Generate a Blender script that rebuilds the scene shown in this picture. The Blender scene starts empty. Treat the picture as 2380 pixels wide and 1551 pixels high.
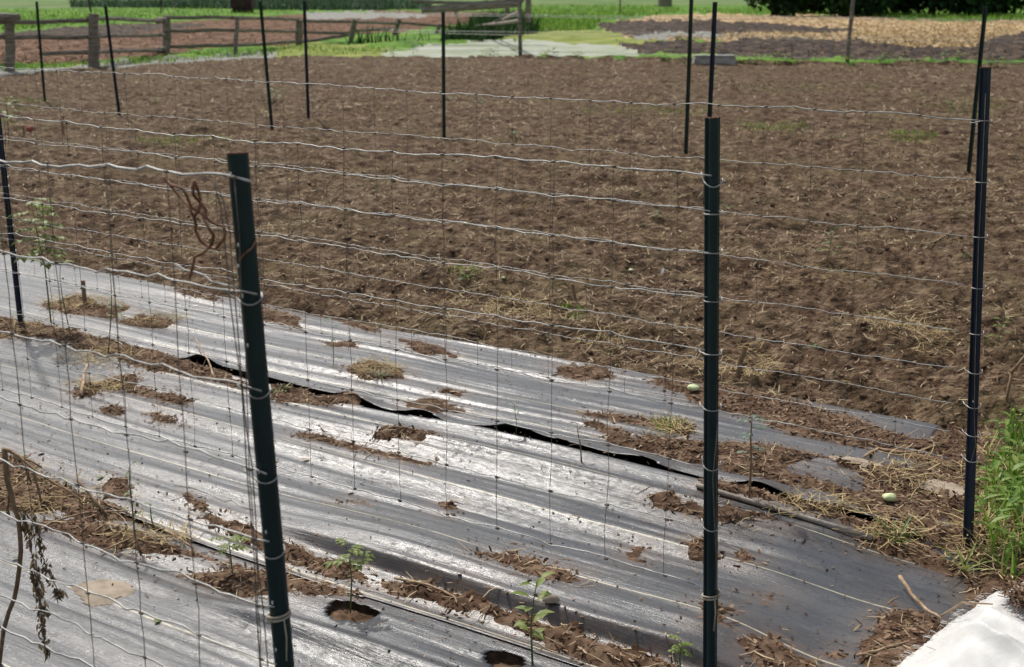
import bpy, bmesh, math, random
import numpy as np
from mathutils import Vector, Matrix
rnd = random.Random(7); rng = np.random.default_rng(11)
sc = bpy.context.scene
COL = sc.collection
# ---------------------------------------------------------------- camera, sky, sun
W, H = 2380.0, 1551.0
FPX, PITCH, HC = 2968.0, math.radians(15.06), 1.61
cam = bpy.data.objects.new("camera", bpy.data.cameras.new("camera"))
COL.objects.link(cam); sc.camera = cam
cam.data.sensor_width = 36; cam.data.lens = 36*FPX/W
cam.data.clip_start = 0.05; cam.data.clip_end = 3000
cam.location = (0, 0, HC); cam.rotation_euler = (math.pi/2-PITCH, 0, 0)
cam.data.dof.use_dof = True; cam.data.dof.focus_distance = 3.7; cam.data.dof.aperture_fstop = 6.3
SUN_EL, SUN_AZ = math.radians(50), math.radians(-26)
world = bpy.data.worlds.new("World"); sc.world = world; world.use_nodes = True
wn = world.node_tree.nodes; wl = world.node_tree.links
sky = wn.new('ShaderNodeTexSky'); sky.sky_type = 'NISHITA'; sky.sun_disc = False
sky.sun_elevation = SUN_EL; sky.sun_rotation = SUN_AZ; sky.air_density = 1.0; sky.dust_density = 3.0
wn['Background'].inputs[1].default_value = 0.115
hz = wn.new('ShaderNodeHueSaturation'); hz.inputs['Saturation'].default_value = .5     # a thinly clouded, whitish sky
wl.new(sky.outputs[0], hz.inputs['Color']); wl.new(hz.outputs[0], wn['Background'].inputs[0])
sd = bpy.data.lights.new("sun", 'SUN'); sd.energy = 3.0; sd.angle = math.radians(1.5); sd.color = (1, 0.955, 0.89)
sun = bpy.data.objects.new("sun", sd); COL.objects.link(sun)
sv = Vector((math.sin(SUN_AZ)*math.cos(SUN_EL), math.cos(SUN_AZ)*math.cos(SUN_EL), math.sin(SUN_EL)))
sun.rotation_euler = sv.to_track_quat('Z', 'Y').to_euler()
sc.view_settings.view_transform = 'Standard'; sc.view_settings.look = 'None'
sc.view_settings.exposure = 0.2; sc.view_settings.gamma = 1
sc.render.resolution_x, sc.render.resolution_y = 1024, 667

# ---------------------------------------------------------------- geometry helpers
TH = math.radians(34.5)
DS = np.array([math.cos(TH), -math.sin(TH)]); DT = np.array([math.sin(TH), math.cos(TH)])   # along / across the rows
def ray(x, y):
    a, b = x-W/2, H/2-y
    return np.array([a, FPX*math.cos(PITCH)+b*math.sin(PITCH), -FPX*math.sin(PITCH)+b*math.cos(PITCH)])
def at(x, y, z=0.0):
    d = ray(x, y); return np.array([0, 0, HC])+d*(z-HC)/d[2]
def atY(x, y, Y):
    d = ray(x, y); return np.array([0, 0, HC])+d*Y/d[1]
def atT(x, y, t):                                   # on the upright plane of a row
    d = ray(x, y); return np.array([0, 0, HC])+d*t/(d[0]*DT[0]+d[1]*DT[1])
def proj(X, Y, Z=0.0):
    z = Z-HC; dep = Y*math.cos(PITCH)-z*math.sin(PITCH); b = Y*math.sin(PITCH)+z*math.cos(PITCH)
    dep = np.maximum(dep, 1e-3)
    return W/2+FPX*X/dep, H/2-FPX*b/dep
def xy(s, t): return s*DS[0]+t*DT[0], s*DS[1]+t*DT[1]
def st(X, Y): return X*DS[0]+Y*DS[1], X*DT[0]+Y*DT[1]
_T = rng.random((8, 256, 256))
def vn(x, y, k=0):
    x = np.asarray(x, float); y = np.asarray(y, float)
    i = np.floor(x).astype(int); j = np.floor(y).astype(int); u = x-i; v = y-j
    u = u*u*(3-2*u); v = v*v*(3-2*v); T = _T[k % 8]; i0 = i & 255; i1 = (i+1) & 255; j0 = j & 255; j1 = (j+1) & 255
    return ((T[i0, j0]*(1-u)+T[i1, j0]*u)*(1-v)+(T[i0, j1]*(1-u)+T[i1, j1]*u)*v)*2-1
def fbm(x, y, o=3, k=0):
    r = 0; a = 1; n = 0
    for q in range(o):
        c, s = math.cos(q*0.7), math.sin(q*0.7)
        r = r+a*vn((c*x-s*y)*2.03**q+q*17.3, (s*x+c*y)*2.03**q+q*9.1, k+q); n += a; a *= .5
    return r/n
def sst(a, b, x):
    u = np.clip((x-a)/(b-a), 0, 1); return u*u*(3-2*u)
def sdist(px, py, poly):                            # signed distance, positive inside
    d = np.full(px.shape, 1e9); ins = np.zeros(px.shape, bool); n = len(poly)
    for i in range(n):
        ax, ay = poly[i]; bx, by = poly[(i+1) % n]; ex, ey = bx-ax, by-ay; wx, wy = px-ax, py-ay
        t = np.clip((wx*ex+wy*ey)/(ex*ex+ey*ey+1e-12), 0, 1)
        d = np.minimum(d, (wx-ex*t)**2+(wy-ey*t)**2)
        c = ((ay > py) != (by > py)) & (px < (bx-ax)*(py-ay)/(by-ay+1e-12)+ax); ins ^= c
    return np.where(ins, 1, -1)*np.sqrt(d)

def mesh_np(name, V, F, mat, parent=None, smooth=True, attrs=None):
    V = np.ascontiguousarray(V, dtype=np.float32); F = np.ascontiguousarray(F, dtype=np.int32); k = F.shape[1]
    me = bpy.data.meshes.new(name); me.vertices.add(len(V)); me.vertices.foreach_set('co', V.ravel())
    me.loops.add(F.size); me.loops.foreach_set('vertex_index', F.ravel())
    me.polygons.add(len(F)); me.polygons.foreach_set('loop_start', np.arange(0, F.size, k, dtype=np.int32))
    me.polygons.foreach_set('loop_total', np.full(len(F), k, dtype=np.int32))
    me.polygons.foreach_set('use_smooth', np.full(len(F), smooth)); me.update(calc_edges=True)
    for n, a in (attrs or {}).items():
        a = np.asarray(a, dtype=np.float32)
        if a.ndim == 1: me.attributes.new(n, 'FLOAT', 'POINT').data.foreach_set('value', a)
        else: me.attributes.new(n, 'FLOAT_VECTOR', 'POINT').data.foreach_set('vector', a.ravel())
    me.materials.append(mat); o = bpy.data.objects.new(name, me); COL.objects.link(o)
    if parent: o.parent = parent; o.matrix_parent_inverse = Matrix.Translation(-parent.location)
    return o
def grid_np(name, X, Y, Z, keep, mat, attrs=None, **kw):
    n, m = X.shape; idx = np.arange(n*m).reshape(n, m)
    F = np.stack([idx[:-1, :-1], idx[:-1, 1:], idx[1:, 1:], idx[1:, :-1]], -1).reshape(-1, 4)
    if keep is not None:
        kk = keep[:-1, :-1] | keep[:-1, 1:] | keep[1:, 1:] | keep[1:, :-1] if keep.shape == X.shape else keep
        F = F[kk.ravel()]
    used = np.unique(F); mp = np.full(n*m, -1); mp[used] = np.arange(len(used)); F = mp[F]
    V = np.stack([X.ravel(), Y.ravel(), Z.ravel()], -1)[used]
    at_ = {k: (v.ravel() if v.shape == X.shape else v.reshape(-1, 3))[used] for k, v in (attrs or {}).items()}
    return mesh_np(name, V, F, mat, attrs=at_, **kw)
def struct(o, kind='structure'): o['kind'] = kind; return o
def tag(o, label, cat, group=None):
    o['label'] = label; o['category'] = cat
    if group: o['group'] = group
    return o
def thing(name, loc, label, cat, group=None):
    o = bpy.data.objects.new(name, None); o.empty_display_size = .05; o.location = [float(v) for v in loc]
    COL.objects.link(o); return tag(o, label, cat, group)

class MB:
    def __init__(s): s.v = []; s.f = []
    def tube(s, pts, r, n=6, cap=True):
        pts = [Vector(p) for p in pts]; N = len(pts); rr = r if isinstance(r, (list, tuple)) else [r]*N
        base = len(s.v); prev = None
        for i, p in enumerate(pts):
            t = (pts[min(i+1, N-1)]-pts[max(i-1, 0)])
            if t.length < 1e-9: t = Vector((0, 0, 1))
            t.normalize()
            if prev is None:
                a = t.cross(Vector((0, 0, 1)) if abs(t.z) < .9 else Vector((1, 0, 0))).normalized()
            else:
                a = prev-t*prev.dot(t)
                a = a.normalized() if a.length > 1e-6 else t.orthogonal().normalized()
            prev = a; b = t.cross(a)
            for k in range(n):
                an = 2*math.pi*k/n; s.v.append(tuple(p+(a*math.cos(an)+b*math.sin(an))*rr[i]))
        for i in range(N-1):
            for k in range(n):
                q = base+i*n; k2 = (k+1) % n; s.f.append((q+k, q+k2, q+n+k2, q+n+k))
        if cap: s.f.append(tuple(base+k for k in reversed(range(n)))); s.f.append(tuple(base+(N-1)*n+k for k in range(n)))
        return s
    def prism(s, prof, p0, p1, ax, ay):             # extrude a closed profile from p0 to p1
        b = len(s.v); n = len(prof)
        for p in (p0, p1):
            for (u, w) in prof: s.v.append(tuple(Vector(p)+Vector(ax)*u+Vector(ay)*w))
        for k in range(n): s.f.append((b+k, b+(k+1) % n, b+n+(k+1) % n, b+n+k))
        s.f.append(tuple(b+k for k in reversed(range(n)))); s.f.append(tuple(b+n+k for k in range(n)))
        return s
    def leaf(s, p, d, up, L, w, curl=.25, fold=.15):
        p, d, up = Vector(p), Vector(d).normalized(), Vector(up)
        side = d.cross(up); side = side.normalized() if side.length > 1e-5 else d.orthogonal().normalized()
        up = side.cross(d).normalized(); b = len(s.v); st_ = [(0, .08), (.3, .85), (.6, .9), (.85, .45), (1, .03)]
        for (u, k) in st_:
            c = p+d*(L*u)-up*(curl*L*u*u)
            s.v += [tuple(c-side*w*k*.5+up*fold*w*k), tuple(c), tuple(c+side*w*k*.5+up*fold*w*k)]
        for i in range(4):
            q = b+i*3; s.f += [(q, q+1, q+4, q+3), (q+1, q+2, q+5, q+4)]
        return s
    def ico(s, p, r, sq=(1, 1, 1), jit=.2, sub=1):
        bm = bmesh.new(); bmesh.ops.create_icosphere(bm, subdivisions=sub, radius=1); b = len(s.v); o = rnd.random()*50
        for v in bm.verts:
            k = 1+jit*math.sin(v.co.x*3+o)*math.cos(v.co.y*4+o*2)+jit*(rnd.random()-.5)*.5
            s.v.append((p[0]+v.co.x*r*sq[0]*k, p[1]+v.co.y*r*sq[1]*k, p[2]+v.co.z*r*sq[2]*k))
        for f in bm.faces: s.f.append(tuple(b+v.index for v in f.verts))
        bm.free(); return s
    def build(s, name, mat, parent=None, smooth=True):
        me = bpy.data.meshes.new(name); me.from_pydata(s.v, [], s.f)
        if smooth: me.polygons.foreach_set('use_smooth', [True]*len(me.polygons))
        me.materials.append(mat); me.update(); o = bpy.data.objects.new(name, me); COL.objects.link(o)
        if parent: o.parent = parent; o.matrix_parent_inverse = Matrix.Translation(-parent.location)
        return o

# ---------------------------------------------------------------- materials
def mat(name, c1, c2=None, c3=None, scale=8, rough=.8, spec=.3, metal=0, bump=0, bscale=40, attr=None, coord=None, sc3=(1, 1, 1), bdist=.01, trans=0, detail=6, pos=(.35, .5, .65)):
    m = bpy.data.materials.new(name); m.use_nodes = True; n = m.node_tree.nodes; l = m.node_tree.links; b = n['Principled BSDF']
    b.inputs['Roughness'].default_value = rough; b.inputs['Specular IOR Level'].default_value = spec; b.inputs['Metallic'].default_value = metal
    b.inputs['Base Color'].default_value = (*c1, 1)
    if coord: src = n.new('ShaderNodeAttribute'); src.attribute_name = coord; co = src.outputs['Vector']
    else: src = n.new('ShaderNodeTexCoord'); co = src.outputs['Object']
    mp = n.new('ShaderNodeMapping'); mp.inputs['Scale'].default_value = sc3; l.new(co, mp.inputs['Vector']); co = mp.outputs[0]
    if c2:
        r = n.new('ShaderNodeValToRGB'); e = r.color_ramp.elements; e[0].color = (*c1, 1); e[1].color = (*c2, 1); e[0].position = pos[0]; e[1].position = pos[2]
        if c3: e[1].color = (*c3, 1); k = e.new(pos[1]); k.color = (*c2, 1)
        if attr: a = n.new('ShaderNodeAttribute'); a.attribute_name = attr; fo = a.outputs['Fac']; e[0].position = 0; e[-1].position = 1
        else:
            t = n.new('ShaderNodeTexNoise'); t.inputs['Scale'].default_value = scale; t.inputs['Detail'].default_value = detail; t.inputs['Roughness'].default_value = .65; l.new(co, t.inputs['Vector']); fo = t.outputs['Fac']
        l.new(fo, r.inputs[0]); l.new(r.outputs[0], b.inputs['Base Color'])
        m['ramp'] = 1
        if trans:
            tr = n.new('ShaderNodeBsdfTranslucent'); mx = n.new('ShaderNodeMixShader'); mx.inputs[0].default_value = trans
            l.new(r.outputs[0], tr.inputs[0]); l.new(b.outputs[0], mx.inputs[1]); l.new(tr.outputs[0], mx.inputs[2]); l.new(mx.outputs[0], n['Material Output'].inputs[0])
    if bump:
        t = n.new('ShaderNodeTexNoise'); t.inputs['Scale'].default_value = bscale; t.inputs['Detail'].default_value = 5; l.new(co, t.inputs['Vector'])
        bp = n.new('ShaderNodeBump'); bp.inputs['Strength'].default_value = bump; bp.inputs['Distance'].default_value = bdist; l.new(t.outputs['Fac'], bp.inputs['Height']); l.new(bp.outputs[0], b.inputs['Normal'])
    return m
M = {}
M['soil'] = mat('soil', (.023, .0135, .008), (.096, .059, .035), (.25, .18, .115), scale=9, rough=.95, spec=.1, bump=1, bscale=34, bdist=.035, detail=14, pos=(.33, .5, .68))
M['clod'] = mat('clod', (.045, .027, .016), (.115, .070, .044), (.22, .15, .10), scale=14, rough=.95, spec=.1, bump=.6, bscale=60, detail=8)
M['redsoil'] = mat('red_soil', (.06, .03, .018), (.15, .085, .05), (.27, .17, .115), scale=2.4, rough=.95, spec=.1, bump=.8, bscale=4, bdist=.2, detail=10)
M['darksoil'] = mat('dark_soil', (.015, .010, .007), (.046, .031, .022), (.13, .088, .055), scale=2.4, rough=.9, spec=.2, bump=.8, bscale=5, bdist=.2, detail=10)
M['straw_ground'] = mat('straw_mulch', (.20, .13, .06), (.47, .33, .18), (.68, .52, .32), scale=2.2, rough=.9, spec=.1, bump=.8, bscale=6, bdist=.15, detail=10)
M['grass_ground'] = mat('grass', (.04, .10, .012), (.10, .22, .025), (.20, .31, .05), scale=.6, rough=.9, spec=.1, bump=.6, bscale=5, bdist=.2, detail=10)
M['olive_ground'] = mat('dry_grass', (.13, .17, .03), (.23, .27, .06), (.33, .33, .12), scale=.8, rough=.9, spec=.1, bump=.6, bscale=5, bdist=.2, detail=10)
M['far_ground'] = mat('far_field', (.07, .14, .04), (.13, .20, .07), (.24, .26, .14), scale=.12, rough=.95, spec=.05, detail=8)
M['gravel'] = mat('gravel', (.12, .13, .10), (.25, .25, .22), (.38, .37, .34), scale=5, rough=.9, spec=.2, bump=.6, bscale=30, bdist=.05, detail=10)
M['pond'] = mat('pale_path', (.19, .23, .13), (.29, .32, .23), (.37, .38, .32), scale=.5, rough=.75, spec=.3, bump=.3, bscale=20, bdist=.05)
M['chips'] = mat('chips', (.05, .026, .015), (.135, .078, .047), (.33, .23, .155), attr='rnd', rough=.9, spec=.1)
M['straw'] = mat('straw', (.13, .085, .05), (.29, .21, .125), (.54, .44, .28), attr='rnd', rough=.8, spec=.2)
M['hay'] = mat('hay', (.22, .15, .06), (.38, .28, .13), (.56, .45, .24), attr='rnd', rough=.8, spec=.2)
M['blade'] = mat('blade', (.06, .15, .015), (.15, .30, .03), (.30, .42, .07), attr='rnd', rough=.6, spec=.3, trans=.35)
M['blade_dark'] = mat('blade_dark', (.008, .03, .006), (.02, .065, .012), (.06, .13, .03), attr='rnd', rough=.7, spec=.2, trans=.2)
M['leaf'] = mat('leaf', (.05, .10, .02), (.10, .18, .04), (.20, .28, .07), scale=30, rough=.5, spec=.4, trans=.35)
M['leaf_yellow'] = mat('leaf_yellow', (.12, .18, .03), (.22, .29, .06), (.34, .38, .12), scale=30, rough=.5, spec=.3, trans=.4)
M['leaf_mixed'] = mat('leaf_mixed', (.07, .17, .02), (.17, .28, .04), (.34, .38, .09), scale=14, rough=.5, spec=.35, trans=.35)
M['leaf_grey'] = mat('leaf_grey', (.10, .16, .10), (.2, .27, .2), (.3, .36, .28), scale=30, rough=.6, spec=.3, trans=.3)
M['stem'] = mat('stem', (.09, .14, .04), (.16, .2, .08), scale=40, rough=.6)
M['stem_brown'] = mat('stem_brown', (.16, .10, .055), (.33, .22, .13), scale=60, rough=.8, bump=.4, bscale=200, bdist=.002)
M['withered'] = mat('withered', (.08, .06, .04), (.17, .13, .08), (.28, .21, .13), scale=50, rough=.9, trans=.45)
M['wood_grey'] = mat('wood_grey', (.10, .085, .065), (.21, .18, .145), (.32, .29, .24), scale=4, rough=.85, sc3=(1, 1, 8), bump=.4, bscale=20)
M['wood_pale'] = mat('wood_pale', (.16, .13, .10), (.27, .23, .19), (.36, .32, .27), scale=9, rough=.8, bump=.4, bscale=60)
M['stick'] = mat('stick', (.20, .12, .07), (.38, .26, .16), (.52, .39, .26), scale=25, rough=.8, bump=.3, bscale=150, bdist=.002)
M['galv'] = mat('galvanised_wire', (.22, .22, .21), (.38, .38, .36), (.52, .52, .50), scale=25, rough=.5, metal=.35, spec=.4)
M['stay'] = mat('dull_wire', (.10, .085, .07), (.17, .145, .12), (.25, .22, .19), scale=25, rough=.6, metal=.2, spec=.3)
M['rust'] = mat('rusty_wire', (.07, .028, .014), (.20, .095, .055), (.33, .2, .14), scale=30, rough=.8, metal=.1, bump=.4, bscale=300, bdist=.001)
M['twine'] = mat('twine', (.30, .27, .2), (.48, .44, .34), scale=90, rough=.9, bump=.5, bscale=400, bdist=.001)
M['white_chip'] = mat('white_paint', (.6, .63, .62), (.8, .82, .8), scale=50, rough=.6)
M['fruit'] = mat('fruit', (.50, .58, .26), (.64, .72, .38), (.74, .78, .5), scale=25, rough=.5, spec=.4)
M['concrete'] = mat('concrete', (.25, .245, .22), (.38, .37, .34), (.47, .46, .42), scale=5, rough=.9, bump=.4, bscale=40)
M['feather'] = mat('feather', (.65, .66, .72), (.85, .86, .9), scale=60, rough=.8)
M['mud'] = mat('dried_mud', (.24, .19, .14), (.34, .28, .21), (.42, .35, .27), scale=18, rough=.95)
M['bark'] = mat('bark', (.03, .022, .016), (.09, .07, .05), scale=4, rough=.95)
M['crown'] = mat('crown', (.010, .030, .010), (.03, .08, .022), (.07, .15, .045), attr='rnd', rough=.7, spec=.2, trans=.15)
M['dull_red'] = mat('dull_red', (.3, .08, .06), (.4, .13, .1), scale=20, rough=.8)
M['maroon'] = mat('maroon', (.05, .02, .025), (.09, .035, .04), scale=3, rough=.8)
def post_mat(name, base, worn):
    m = mat(name, base, tuple(b*1.5+.004 for b in base), worn, scale=16, rough=.42, spec=.35, bump=.15, bscale=120, bdist=.002, sc3=(1, 1, .35), pos=(.3, .58, .80)); return m
M['post_dark'] = post_mat('post_paint', (.003, .016, .020), (.06, .085, .075))
M['post_blue'] = post_mat('post_paint_blue', (.003, .009, .022), (.05, .065, .075))
M['post_green'] = post_mat('post_paint_green', (.008, .022, .016), (.03, .05, .03))
def fabric_mat():
    m = bpy.data.materials.new('woven_fabric'); m.use_nodes = True; n = m.node_tree.nodes; l = m.node_tree.links; b = n['Principled BSDF']
    a = n.new('ShaderNodeAttribute'); a.attribute_name = 'st'
    def mapped(sx, sy):
        q = n.new('ShaderNodeMapping'); q.inputs['Scale'].default_value = (sx, sy, 1); l.new(a.outputs['Vector'], q.inputs['Vector']); return q.outputs[0]
    def noise(v, s, d=5, r=.6):
        t = n.new('ShaderNodeTexNoise'); t.inputs['Scale'].default_value = s; t.inputs['Detail'].default_value = d; t.inputs['Roughness'].default_value = r; l.new(v, t.inputs['Vector']); return t.outputs['Fac']
    def math_(op, x, y=None, c=False):
        q = n.new('ShaderNodeMath'); q.operation = op; q.use_clamp = c
        for i, v in enumerate((x, y)):
            if v is None: continue
            if isinstance(v, (int, float)): q.inputs[i].default_value = v
            else: l.new(v, q.inputs[i])
        return q.outputs[0]
    def ramp(f, stops):
        r = n.new('ShaderNodeValToRGB'); e = r.color_ramp.elements
        e[0].position, e[0].color = stops[0][0], (*stops[0][1], 1); e[1].position, e[1].color = stops[-1][0], (*stops[-1][1], 1)
        for p, c in stops[1:-1]: k = e.new(p); k.color = (*c, 1)
        l.new(f, r.inputs[0]); return r.outputs[0]
    def mix(f, x, y):
        q = n.new('ShaderNodeMix'); q.data_type = 'RGBA'; l.new(f, q.inputs[0])
        for i, v in ((6, x), (7, y)):
            if isinstance(v, tuple): q.inputs[i].default_value = (*v, 1)
            else: l.new(v, q.inputs[i])
        return q.outputs[2]
    dust = noise(mapped(2.2, 7), 1.6, 8, .7)
    col = ramp(dust, [(.32, (.016, .018, .022)), (.52, (.034, .037, .043)), (.75, (.085, .084, .083))])
    fine = noise(mapped(1, 1.4), 38, 6, .8)
    spk = ramp(fine, [(.62, (0, 0, 0)), (.78, (1, 1, 1))]); col = mix(math_('MULTIPLY', spk, .35), col, (.20, .17, .14))
    brown = ramp(noise(mapped(1, 2), 2.3, 8, .75), [(.56, (0, 0, 0)), (.75, (1, 1, 1))]); col = mix(math_('MULTIPLY', brown, .45), col, (.12, .088, .066))
    da = n.new('ShaderNodeAttribute'); da.attribute_name = 'dirt'; dn = ramp(noise(mapped(1, 2.4), 9, 9, .8), [(.36, (0, 0, 0)), (.6, (1, 1, 1))])
    col = mix(math_('MULTIPLY', math_('MULTIPLY', da.outputs['Fac'], dn), .9), col, (.13, .085, .055))
    sep = n.new('ShaderNodeSeparateXYZ'); l.new(a.outputs['Vector'], sep.inputs[0])
    wob = math_('MULTIPLY', math_('SUBTRACT', noise(mapped(1, .01), 1.2, 2), .5), .02)
    tt = math_('ADD', sep.outputs['Y'], wob); tot = None
    for t0 in (2.785, 3.155, 3.47, 1.98, 1.62, 2.43, 4.06, 4.42, 3.80):
        q = math_('LESS_THAN', math_('ABSOLUTE', math_('SUBTRACT', tt, t0)), .0027); tot = q if tot is None else math_('MAXIMUM', tot, q)
    dash = ramp(noise(mapped(4, .5), 4, 4), [(.3, (.3, .3, .3)), (.5, (1, 1, 1))])
    col = mix(math_('MULTIPLY', tot, dash), col, (.46, .41, .28)); l.new(col, b.inputs['Base Color'])
    rg = ramp(noise(mapped(1.5, 9), 3, 6, .7), [(.3, (.20, .20, .20)), (.7, (.36, .36, .36))]); sp2 = ramp(noise(mapped(.8, 1.7), 34, 5, .8), [(.47, (0, 0, 0)), (.60, (1, 1, 1))]); sp3 = ramp(noise(mapped(1, 2.5), 5, 5, .75), [(.35, (.25, .25, .25)), (.65, (1, 1, 1))]); spm = math_('MULTIPLY', sp2, sp3)
    rr_ = n.new('ShaderNodeMix'); l.new(math_('MULTIPLY', spm, .68), rr_.inputs[0]); l.new(rg, rr_.inputs[2]); rr_.inputs[3].default_value = .8; l.new(rr_.outputs[0], b.inputs['Roughness'])
    b.inputs['Specular IOR Level'].default_value = .6
    # weave, glints and drawn-out creases along the roll
    weave = noise(mapped(1, 1.5), 85, 4, .85); cr = noise(mapped(1.6, 30), 1.3, 6, .7); cr2 = noise(mapped(8, 90), 1.2, 4, .6)
    h = math_('ADD', math_('MULTIPLY', weave, .34), math_('ADD', math_('MULTIPLY', cr, 1.0), math_('MULTIPLY', cr2, .35)))
    bp = n.new('ShaderNodeBump'); bp.inputs['Strength'].default_value = .8; bp.inputs['Distance'].default_value = .0037; l.new(h, bp.inputs['Height']); l.new(bp.outputs[0], b.inputs['Normal'])
    return m
M['fabric'] = fabric_mat()
M['sack'] = mat('white_woven_plastic', (.52, .515, .49), (.60, .595, .57), (.66, .655, .63), scale=6, rough=.5, spec=.4, bump=.25, bscale=30, bdist=.008)

# ---------------------------------------------------------------- heights
def wander(s, k, a, f=1.0): return a*vn(s*f+k*7.7, k*3.3, k)
def tC(s): return 3.655+wander(s, 1, .035, 1.6)+wander(s, 4, .012, 6)       # near edge of the far strip
def tB(s): return 2.405+wander(s, 2, .02, 1.3)+wander(s, 5, .008, 5)
def Fz(s, t):                                                               # the ground cloth
    z = .012+.010*vn(s*.5, t*3.6, 1)+.0105*vn(s*.7+t*.4, t*9.5, 2)+.0062*vn(s*.9+t*1.5, t*17+3, 3)+.0036*vn(s*1.3-t, t*31, 4)+.0018*vn(s*2.4, t*55, 5)+.010*vn(s*1.1, t*1.4, 6)
    z = z*(1-.85*sst(-1.35, -.95, s)); f = sst(-2.9, -2.1, s)*(1-sst(-1.3, -.95, s)); c = 2.565+.018*vn(s*1.2, 3.1, 3)+.05*np.clip(-2.2-s, 0, 1)
    z = z+f*(.044*sst(c-.020, c+.020, t)-.008*np.exp(-((t-c+.12)/.07)**2)-.036*sst(c+.06, c+.50, t))       # long fold with a steep near face
    z = z+.035*np.exp(-((t-2.12-.05*vn(s*1.1, 1, 5))/.045)**2)*sst(-2.6, -2.2, s)
    z = z+.024*np.exp(-((t-3.42-.03*vn(s*1.2, 5, 2))/.04)**2)*sst(-3.4, -2.6, s)*(1-sst(-1.5, -1.1, s))
    return z
HOLEC = [(-4.75, .05), (-4.20, .075), (-3.26, .05), (-2.92, .055), (-2.50, .055), (-1.98, .04), (-1.55, .06), (-1.06, .05)]
def liftC(s):
    z = -.004+.010*(1+vn(s*1.7, 8, 3))**2*.5+.004*vn(s*5, 2, 6)
    for c, a in HOLEC: z = z+a*.50*np.exp(-((s-c)/.09)**2)
    return z
HOLEB = [(-2.11, 2.315, .075), (-1.62, 2.33, .055)]
def inholes(s, t, g=1.0):
    r = np.zeros(np.shape(s), bool)
    for a, b, q in HOLEB: r |= ((s-a)/(q*1.15*g))**2+((t-b)/(q*.85*g))**2 < 1+.25*vn(s*40, t*40, 3)
    return r
def soilz(x, y):
    s, t = st(x, y)
    z = .020*vn(s*.7, t*3.1, 5)+.030*vn(x*.7+y*.3, y*3.6, 7)+.022*fbm(x/.42, y/.42, 2, 1)+.020*fbm(x/.13+3, y/.13, 2, 3)+.011*fbm(x/.05, y/.05+9, 2, 5)+.007*vn(x/.022, y/.022, 0)
    rid = 1-np.abs(vn(x/.09+50, y/.07, 6)); z = z+.016*rid*rid-.012+.030*vn(x/.25+7, y/.33, 2)*sst(8, 16, y)
    z = z*np.clip(1.5-.035*y, .65, 1.35)
    ce = np.where(t > 3.62, -1.02, -.74); cov = (1-sst(4.66, 4.84, t))*(1-sst(ce-.22, ce, s))
    return z*(1-cov*.6)-.055*cov

# ---------------------------------------------------------------- ground sheets
rows = [1.6]
while rows[-1] < 30: rows.append(rows[-1]*1.0040)
while rows[-1] < 900: rows.append(rows[-1]*1.011)
ry = np.array(rows); ru = np.linspace(-.64, .64, 620)
GY = np.repeat(ry[:, None], len(ru), 1); GX = GY*ru[None, :]
ZN = soilz(GX, GY)
PX, PY = proj(GX, GY)
jx = 14*fbm(GX/1.2, GY/3.0, 4, 2); jy = 6*fbm(GX/.6+40, GY/3.5, 4, 4)
QX, QY = PX+jx, PY+jy
def inside(poly): return sdist(QX, QY, poly) > 0
far = GY > 20
SOIL, REDS, DARK, STRW, GRAS, OLIV, FARF, GRAV, POND = range(9)
zone = np.full(GX.shape, SOIL)
edge = np.interp(QX, [-900, 0, 100, 290, 470, 640, 900, 1200, 1460, 1700, 2380, 3600], [235, 178, 171, 153, 144, 132, 131, 133, 141, 149, 151, 156])
zone[(QY < edge)] = GRAS
zone[QY < np.interp(QX, [0, 1200, 2380], [22, 14, 10])] = FARF
zone[inside([(-900, 180), (-900, 105), (0, 79), (330, 57), (600, 44), (720, 31), (900, 27), (1130, 30), (1215, 38), (1120, 58), (1010, 64), (930, 80), (800, 84), (780, 96), (620, 112), (480, 118), (360, 138), (130, 152), (0, 158), (-900, 215)])] = REDS
zone[inside([(-900, 110), (0, 79), (330, 56), (500, 60), (300, 84), (0, 92), (-900, 125)])] = DARK
zone[inside([(705, 31), (800, 27), (990, 33), (980, 43), (820, 46), (715, 46)])] = GRAV
zone[far & (QY < edge) & (QY > edge-9) & (QX < 640)] = GRAV
zone[inside([(1110, 60), (1300, 70), (1500, 80), (1560, 110), (1500, 122), (1400, 108), (1220, 96), (1100, 92)])] = OLIV
zone[inside([(640, 110), (720, 104), (800, 108), (900, 114), (900, 132), (640, 134)])] = OLIV
zone[inside([(880, 126), (960, 112), (1120, 98), (1230, 96), (1430, 109), (1500, 124), (1490, 136), (1200, 132), (900, 131)])] = POND
zone[inside([(1400, 60), (1500, 42), (1640, 35), (1960, 38), (2120, 52), (2380, 52), (3600, 70), (3600, 110), (2380, 118), (2100, 122), (1900, 108), (1650, 100), (1450, 92)])] = STRW
zone[inside([(1385, 60), (1440, 54), (1640, 51), (1800, 58), (1960, 70), (1990, 78), (1850, 82), (1700, 82), (1560, 90), (1450, 88), (1400, 78)])] = DARK
zone[inside([(1430, 108), (1560, 96), (1640, 104), (1760, 95), (1850, 92), (1990, 98), (2080, 112), (2250, 118), (2300, 95), (2380, 78), (3600, 90), (3600, 160), (2380, 147), (2000, 145), (1800, 138), (1640, 137), (1500, 128)])] = DARK
zone[inside([(1470, 84), (1560, 78), (1670, 82), (1690, 91), (1560, 94), (1470, 92)])] = GRAV
zh = {REDS: (.12, .4), DARK: (.15, .4), STRW: (.15, .4), GRAS: (.12, .8), OLIV: (.06, 1), FARF: (.1, 6), GRAV: (.02, .5), POND: (.015, 1.0)}
Z = ZN.copy()
for k, (a, f) in zh.items(): 
    mk = zone == k; Z[mk] = (a*fbm(GX/f, GY/f, 4, k)+a*.35)[mk]
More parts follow.
